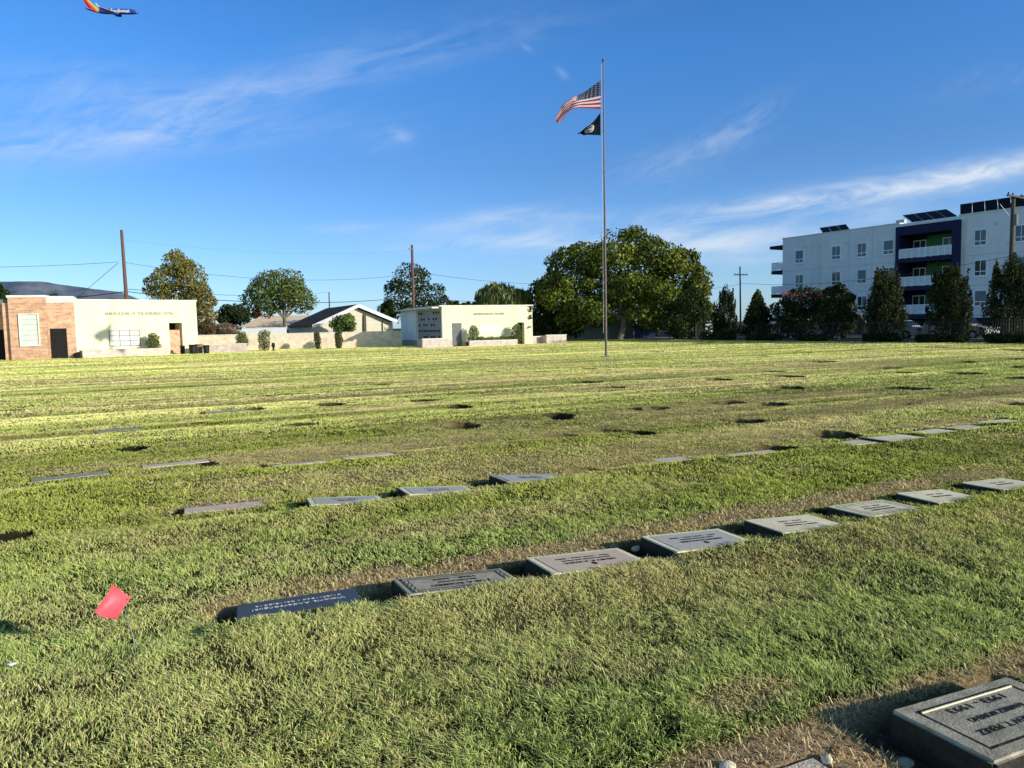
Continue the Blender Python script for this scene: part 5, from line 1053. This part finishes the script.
# ------------------------------------------------------------------ hills far away
def hills():
    m = MB(); xs = list(range(-280,440,4)); vs = []; nr_ = 10; rs = np.random.RandomState(2)
    for x in xs:
        xa = np.array([float(x)]); prof = 281.0+max(-3,min(x,40))*.02+max(0,x-40)*.13+max(0,x-120)*.25+3.0*(fb(xa/38,xa*0,91,4)[0]-.5)
        yt = min(prof, 335); base = at(x, 338, 2500)
        for k in range(nr_):
            u = k/(nr_-1); Yk = 2500+900*u; rid = (fb(np.array([x/22.0+u*1.1]),np.array([u*2.4]),92,4)[0]-.5)
            p = at(x, 338+(yt-338)*(u**.8 if k < nr_-1 else 1), Yk+rid*420*math.sin(math.pi*u)); vs.append(p)
    n = len(xs); m.add(vs,[(i*nr_+k,i*nr_+k+1,(i+1)*nr_+k+1,(i+1)*nr_+k) for i in range(n-1) for k in range(nr_-1)],True)
    mt, t = nt('hazy_hillside'); L = t.links.new; out = N(t,'ShaderNodeOutputMaterial'); b = N(t,'ShaderNodeBsdfPrincipled',Roughness=1.0); b.inputs['Specular IOR Level'].default_value = 0; L(b.outputs[0],out.inputs[0])
    tc = N(t,'ShaderNodeTexCoord'); nz = N(t,'ShaderNodeTexNoise',Scale=.006,Detail=9,Roughness=.7); L(tc.outputs['Object'],nz.inputs['Vector']); mx = N(t,'ShaderNodeMix',_data_type='RGBA'); mx.inputs['A'].default_value = (.115,.15,.21,1); mx.inputs['B'].default_value = (.24,.25,.28,1)  # aerial haze is mixed into the bluish base colours
    r = N(t,'ShaderNodeMapRange'); r.inputs[1].default_value = .42; r.inputs[2].default_value = .65; L(nz.outputs[0],r.inputs[0]); L(r.outputs[0],mx.inputs['Factor']); L(mx.outputs['Result'],b.inputs['Base Color'])
    o = m.build('hills',mt); tag(o,kind='structure')
hills()
# ------------------------------------------------------------------ light
_w = mf.p(mf.s(103,2),0); _w.z = at(103,332,_w.y).z; _d = Vector((3.61,37.6,12.68))-_w; EL = math.atan2(_d.z, math.hypot(_d.x,_d.y)); SV = Vector((_d.x,_d.y,0)).normalized(); print('sun', math.degrees(EL), SV)
sd = Vector((SV.x*math.cos(EL),SV.y*math.cos(EL),math.sin(EL)))
su = bpy.data.lights.new('sun','SUN'); su.energy = 5.0; su.angle = rad(.5); su.color = (1.0,.97,.88)
so = bpy.data.objects.new('sun',su); C.objects.link(so); so.rotation_euler = sd.to_track_quat('Z','Y').to_euler(); so.location = (30,-15,30)
wd = bpy.data.worlds.new('World'); sc.world = wd; wd.use_nodes = True; t = wd.node_tree; t.nodes.clear(); L = t.links.new
out = N(t,'ShaderNodeOutputWorld'); bg = N(t,'ShaderNodeBackground',Strength=.085); L(bg.outputs[0],out.inputs[0])
sk = N(t,'ShaderNodeTexSky',_sky_type='NISHITA'); sk.sun_disc = False; sk.sun_elevation = EL; sk.sun_rotation = math.atan2(SV.x,SV.y); sk.altitude = 200; sk.air_density = 1.0; sk.dust_density = .35; sk.ozone_density = 2.0
tc = N(t,'ShaderNodeTexCoord'); sp = N(t,'ShaderNodeSeparateXYZ'); L(tc.outputs['Generated'],sp.inputs[0])
def math_(op, a, b=None, c=None, clamp=False):
    n = N(t,'ShaderNodeMath',_operation=op,_use_clamp=clamp)
    for i, v in enumerate((a,b,c)):
        if v is None: continue
        if isinstance(v,(int,float)): n.inputs[i].default_value = v
        else: L(v, n.inputs[i])
    return n.outputs[0]
ym = math_('MAXIMUM',sp.outputs[1],.05); U = math_('DIVIDE',sp.outputs[0],ym); Vv = math_('DIVIDE',sp.outputs[2],ym)
def uv(px,py): d = ray(px,py); return d[0]/d[1], d[2]/d[1]
def warp(scale, sx, sy, ang_, seed, detail=7, dist=.6):
    mp = N(t,'ShaderNodeMapping'); mp.inputs['Rotation'].default_value = (0,0,rad(ang_)); mp.inputs['Location'].default_value = (seed,seed*.7,0)
    cb = N(t,'ShaderNodeCombineXYZ'); L(U,cb.inputs[0]); L(Vv,cb.inputs[1]); vr = N(t,'ShaderNodeVectorRotate',_rotation_type='Z_AXIS'); vr.inputs['Angle'].default_value = rad(-ang_); L(cb.outputs[0],vr.inputs['Vector'])
    vm = N(t,'ShaderNodeVectorMath',_operation='MULTIPLY'); vm.inputs[1].default_value = (sx,sy,1); L(vr.outputs[0],vm.inputs[0]); va = N(t,'ShaderNodeVectorMath',_operation='ADD'); va.inputs[1].default_value = (seed,seed*.7,0); L(vm.outputs[0],va.inputs[0])
    nz = N(t,'ShaderNodeTexNoise',Scale=scale,Detail=detail,Roughness=.62,Distortion=dist); L(va.outputs[0],nz.inputs['Vector']); return nz.outputs[0]
fine = warp(9,1,4.2,9,3.1); fine2 = warp(14,1,3.2,28,7.7,8,1.1); big = warp(3,1,2.5,8,11.3,4)
def streak(px,py,lx,ly,ang_,k,nz,lo_=.35,hi_=.75):
    u0,v0 = uv(px,py); ca,sa = math.cos(rad(ang_)),math.sin(rad(ang_)); a = math_('SUBTRACT',U,u0); b = math_('SUBTRACT',Vv,v0)
    p = math_('ADD',math_('MULTIPLY',a,ca*F/lx),math_('MULTIPLY',b,sa*F/lx)); q = math_('ADD',math_('MULTIPLY',a,-sa*F/ly),math_('MULTIPLY',b,ca*F/ly))
    e = math_('ADD',math_('MULTIPLY',p,p),math_('MULTIPLY',q,q)); g = math_('POWER',2.718,math_('MULTIPLY',e,-1.0))
    mr = N(t,'ShaderNodeMapRange'); mr.inputs[1].default_value = lo_; mr.inputs[2].default_value = hi_; L(nz,mr.inputs[0])
    return math_('MULTIPLY',math_('MULTIPLY',g,mr.outputs[0]),k)
tot = None
for a in [(110,140,190,16,3,.60,fine),(250,90,210,22,14,.34,fine),(430,52,150,16,12,.20,fine),(80,85,130,22,-4,.26,fine),(60,115,90,40,10,.24,fine2),(190,115,80,22,20,.28,fine2),
          (402,136,11,6,-20,.40,fine2,.3,.65),(385,140,28,12,10,.16,fine2),(527,48,6,2.5,-30,.22,fine2,.2,.6),(562,73,8,3.5,-45,.26,fine2,.2,.6),(345,228,50,6,3,.42,fine),(470,222,80,8,8,.55,fine),(520,243,60,6,-2,.50,fine),(420,248,45,4,0,.40,fine),(490,240,40,5,3,.4,fine,.2,.6),
          (700,150,60,16,28,.30,fine2),(755,120,40,14,35,.22,fine2),(660,158,60,10,15,.20,fine2),(860,190,130,11,8,.85,fine,.3,.62),(970,175,90,12,9,.95,fine,.3,.6),(770,205,120,9,3,.55,fine),(1000,168,50,10,18,.5,fine2),(640,225,130,14,2,.45,fine),(620,243,150,12,-2,.6,fine,.3,.65),(740,238,90,12,4,.65,fine,.3,.65),(880,215,60,9,2,.5,fine),(700,262,120,5,0,.35,fine),(990,80,60,14,12,.14,fine2),(560,215,60,5,-4,.30,fine),(150,275,150,18,0,.14,big),(900,240,160,40,5,.22,big),(600,250,200,30,0,.25,big)]:
    s = streak(*a); tot = s if tot is None else math_('ADD',tot,s)
tot = math_('MINIMUM',math_('MULTIPLY',tot,.74),.85)
hs = N(t,'ShaderNodeHueSaturation',Saturation=1.12,Value=1.0); L(sk.outputs[0],hs.inputs['Color'])
tint = N(t,'ShaderNodeMix',_data_type='RGBA',_blend_type='MULTIPLY'); tint.inputs['Factor'].default_value = 1; tint.inputs['B'].default_value = (.95,1.0,1.06,1); L(hs.outputs[0],tint.inputs['A'])
ra = N(t,'ShaderNodeValToRGB'); L(sp.outputs[2],ra.inputs[0]); e_ = ra.color_ramp.elements; e_[0].position = 0; e_[0].color = (.34,.50,.95,1); e_[1].position = .66; e_[1].color = (.115,.145,.155,1)  # last stop dims the unseen zenith to cut blue fill
for ps,cl in ((.07,(.30,.43,.70,1)),(.2,(.275,.41,.62,1)),(.32,(.250,.475,.73,1)),(.43,(.240,.455,.70,1))): q_ = e_.new(ps); q_.color = cl
L(ra.outputs[0],tint.inputs['B'])
sc3 = N(t,'ShaderNodeVectorMath',_operation='SCALE'); sc3.inputs['Scale'].default_value = 3.28
cm = N(t,'ShaderNodeMix',_data_type='RGBA'); L(tot,cm.inputs['Factor']); rear_fill = N(t,'ShaderNodeMapRange',_interpolation_type='SMOOTHSTEP'); rear_fill.inputs[1].default_value = -.1; rear_fill.inputs[2].default_value = -.75; rear_fill.inputs[3].default_value = 0; rear_fill.inputs[4].default_value = 1; L(sp.outputs[1],rear_fill.inputs[0])   # warm fill added to the unseen sky behind the camera
gm = N(t,'ShaderNodeMix',_data_type='RGBA',_blend_type='MULTIPLY'); gm.inputs['B'].default_value = (2.3,1.75,1.25,1); L(rear_fill.outputs[0],gm.inputs['Factor']); L(tint.outputs['Result'],gm.inputs['A'])
L(gm.outputs['Result'],sc3.inputs[0]); L(sc3.outputs[0],cm.inputs['A']); cm.inputs['B'].default_value = (8.8,9.8,11.0,1)
L(cm.outputs['Result'],bg.inputs[0])
# ------------------------------------------------------------------ render settings
sc.render.engine = 'CYCLES'; sc.cycles.use_denoising = True; sc.cycles.max_bounces = 6; sc.cycles.transparent_max_bounces = 4
sc.view_settings.view_transform = 'Standard'; sc.view_settings.look = 'None'; sc.view_settings.exposure = 0; sc.view_settings.gamma = 1
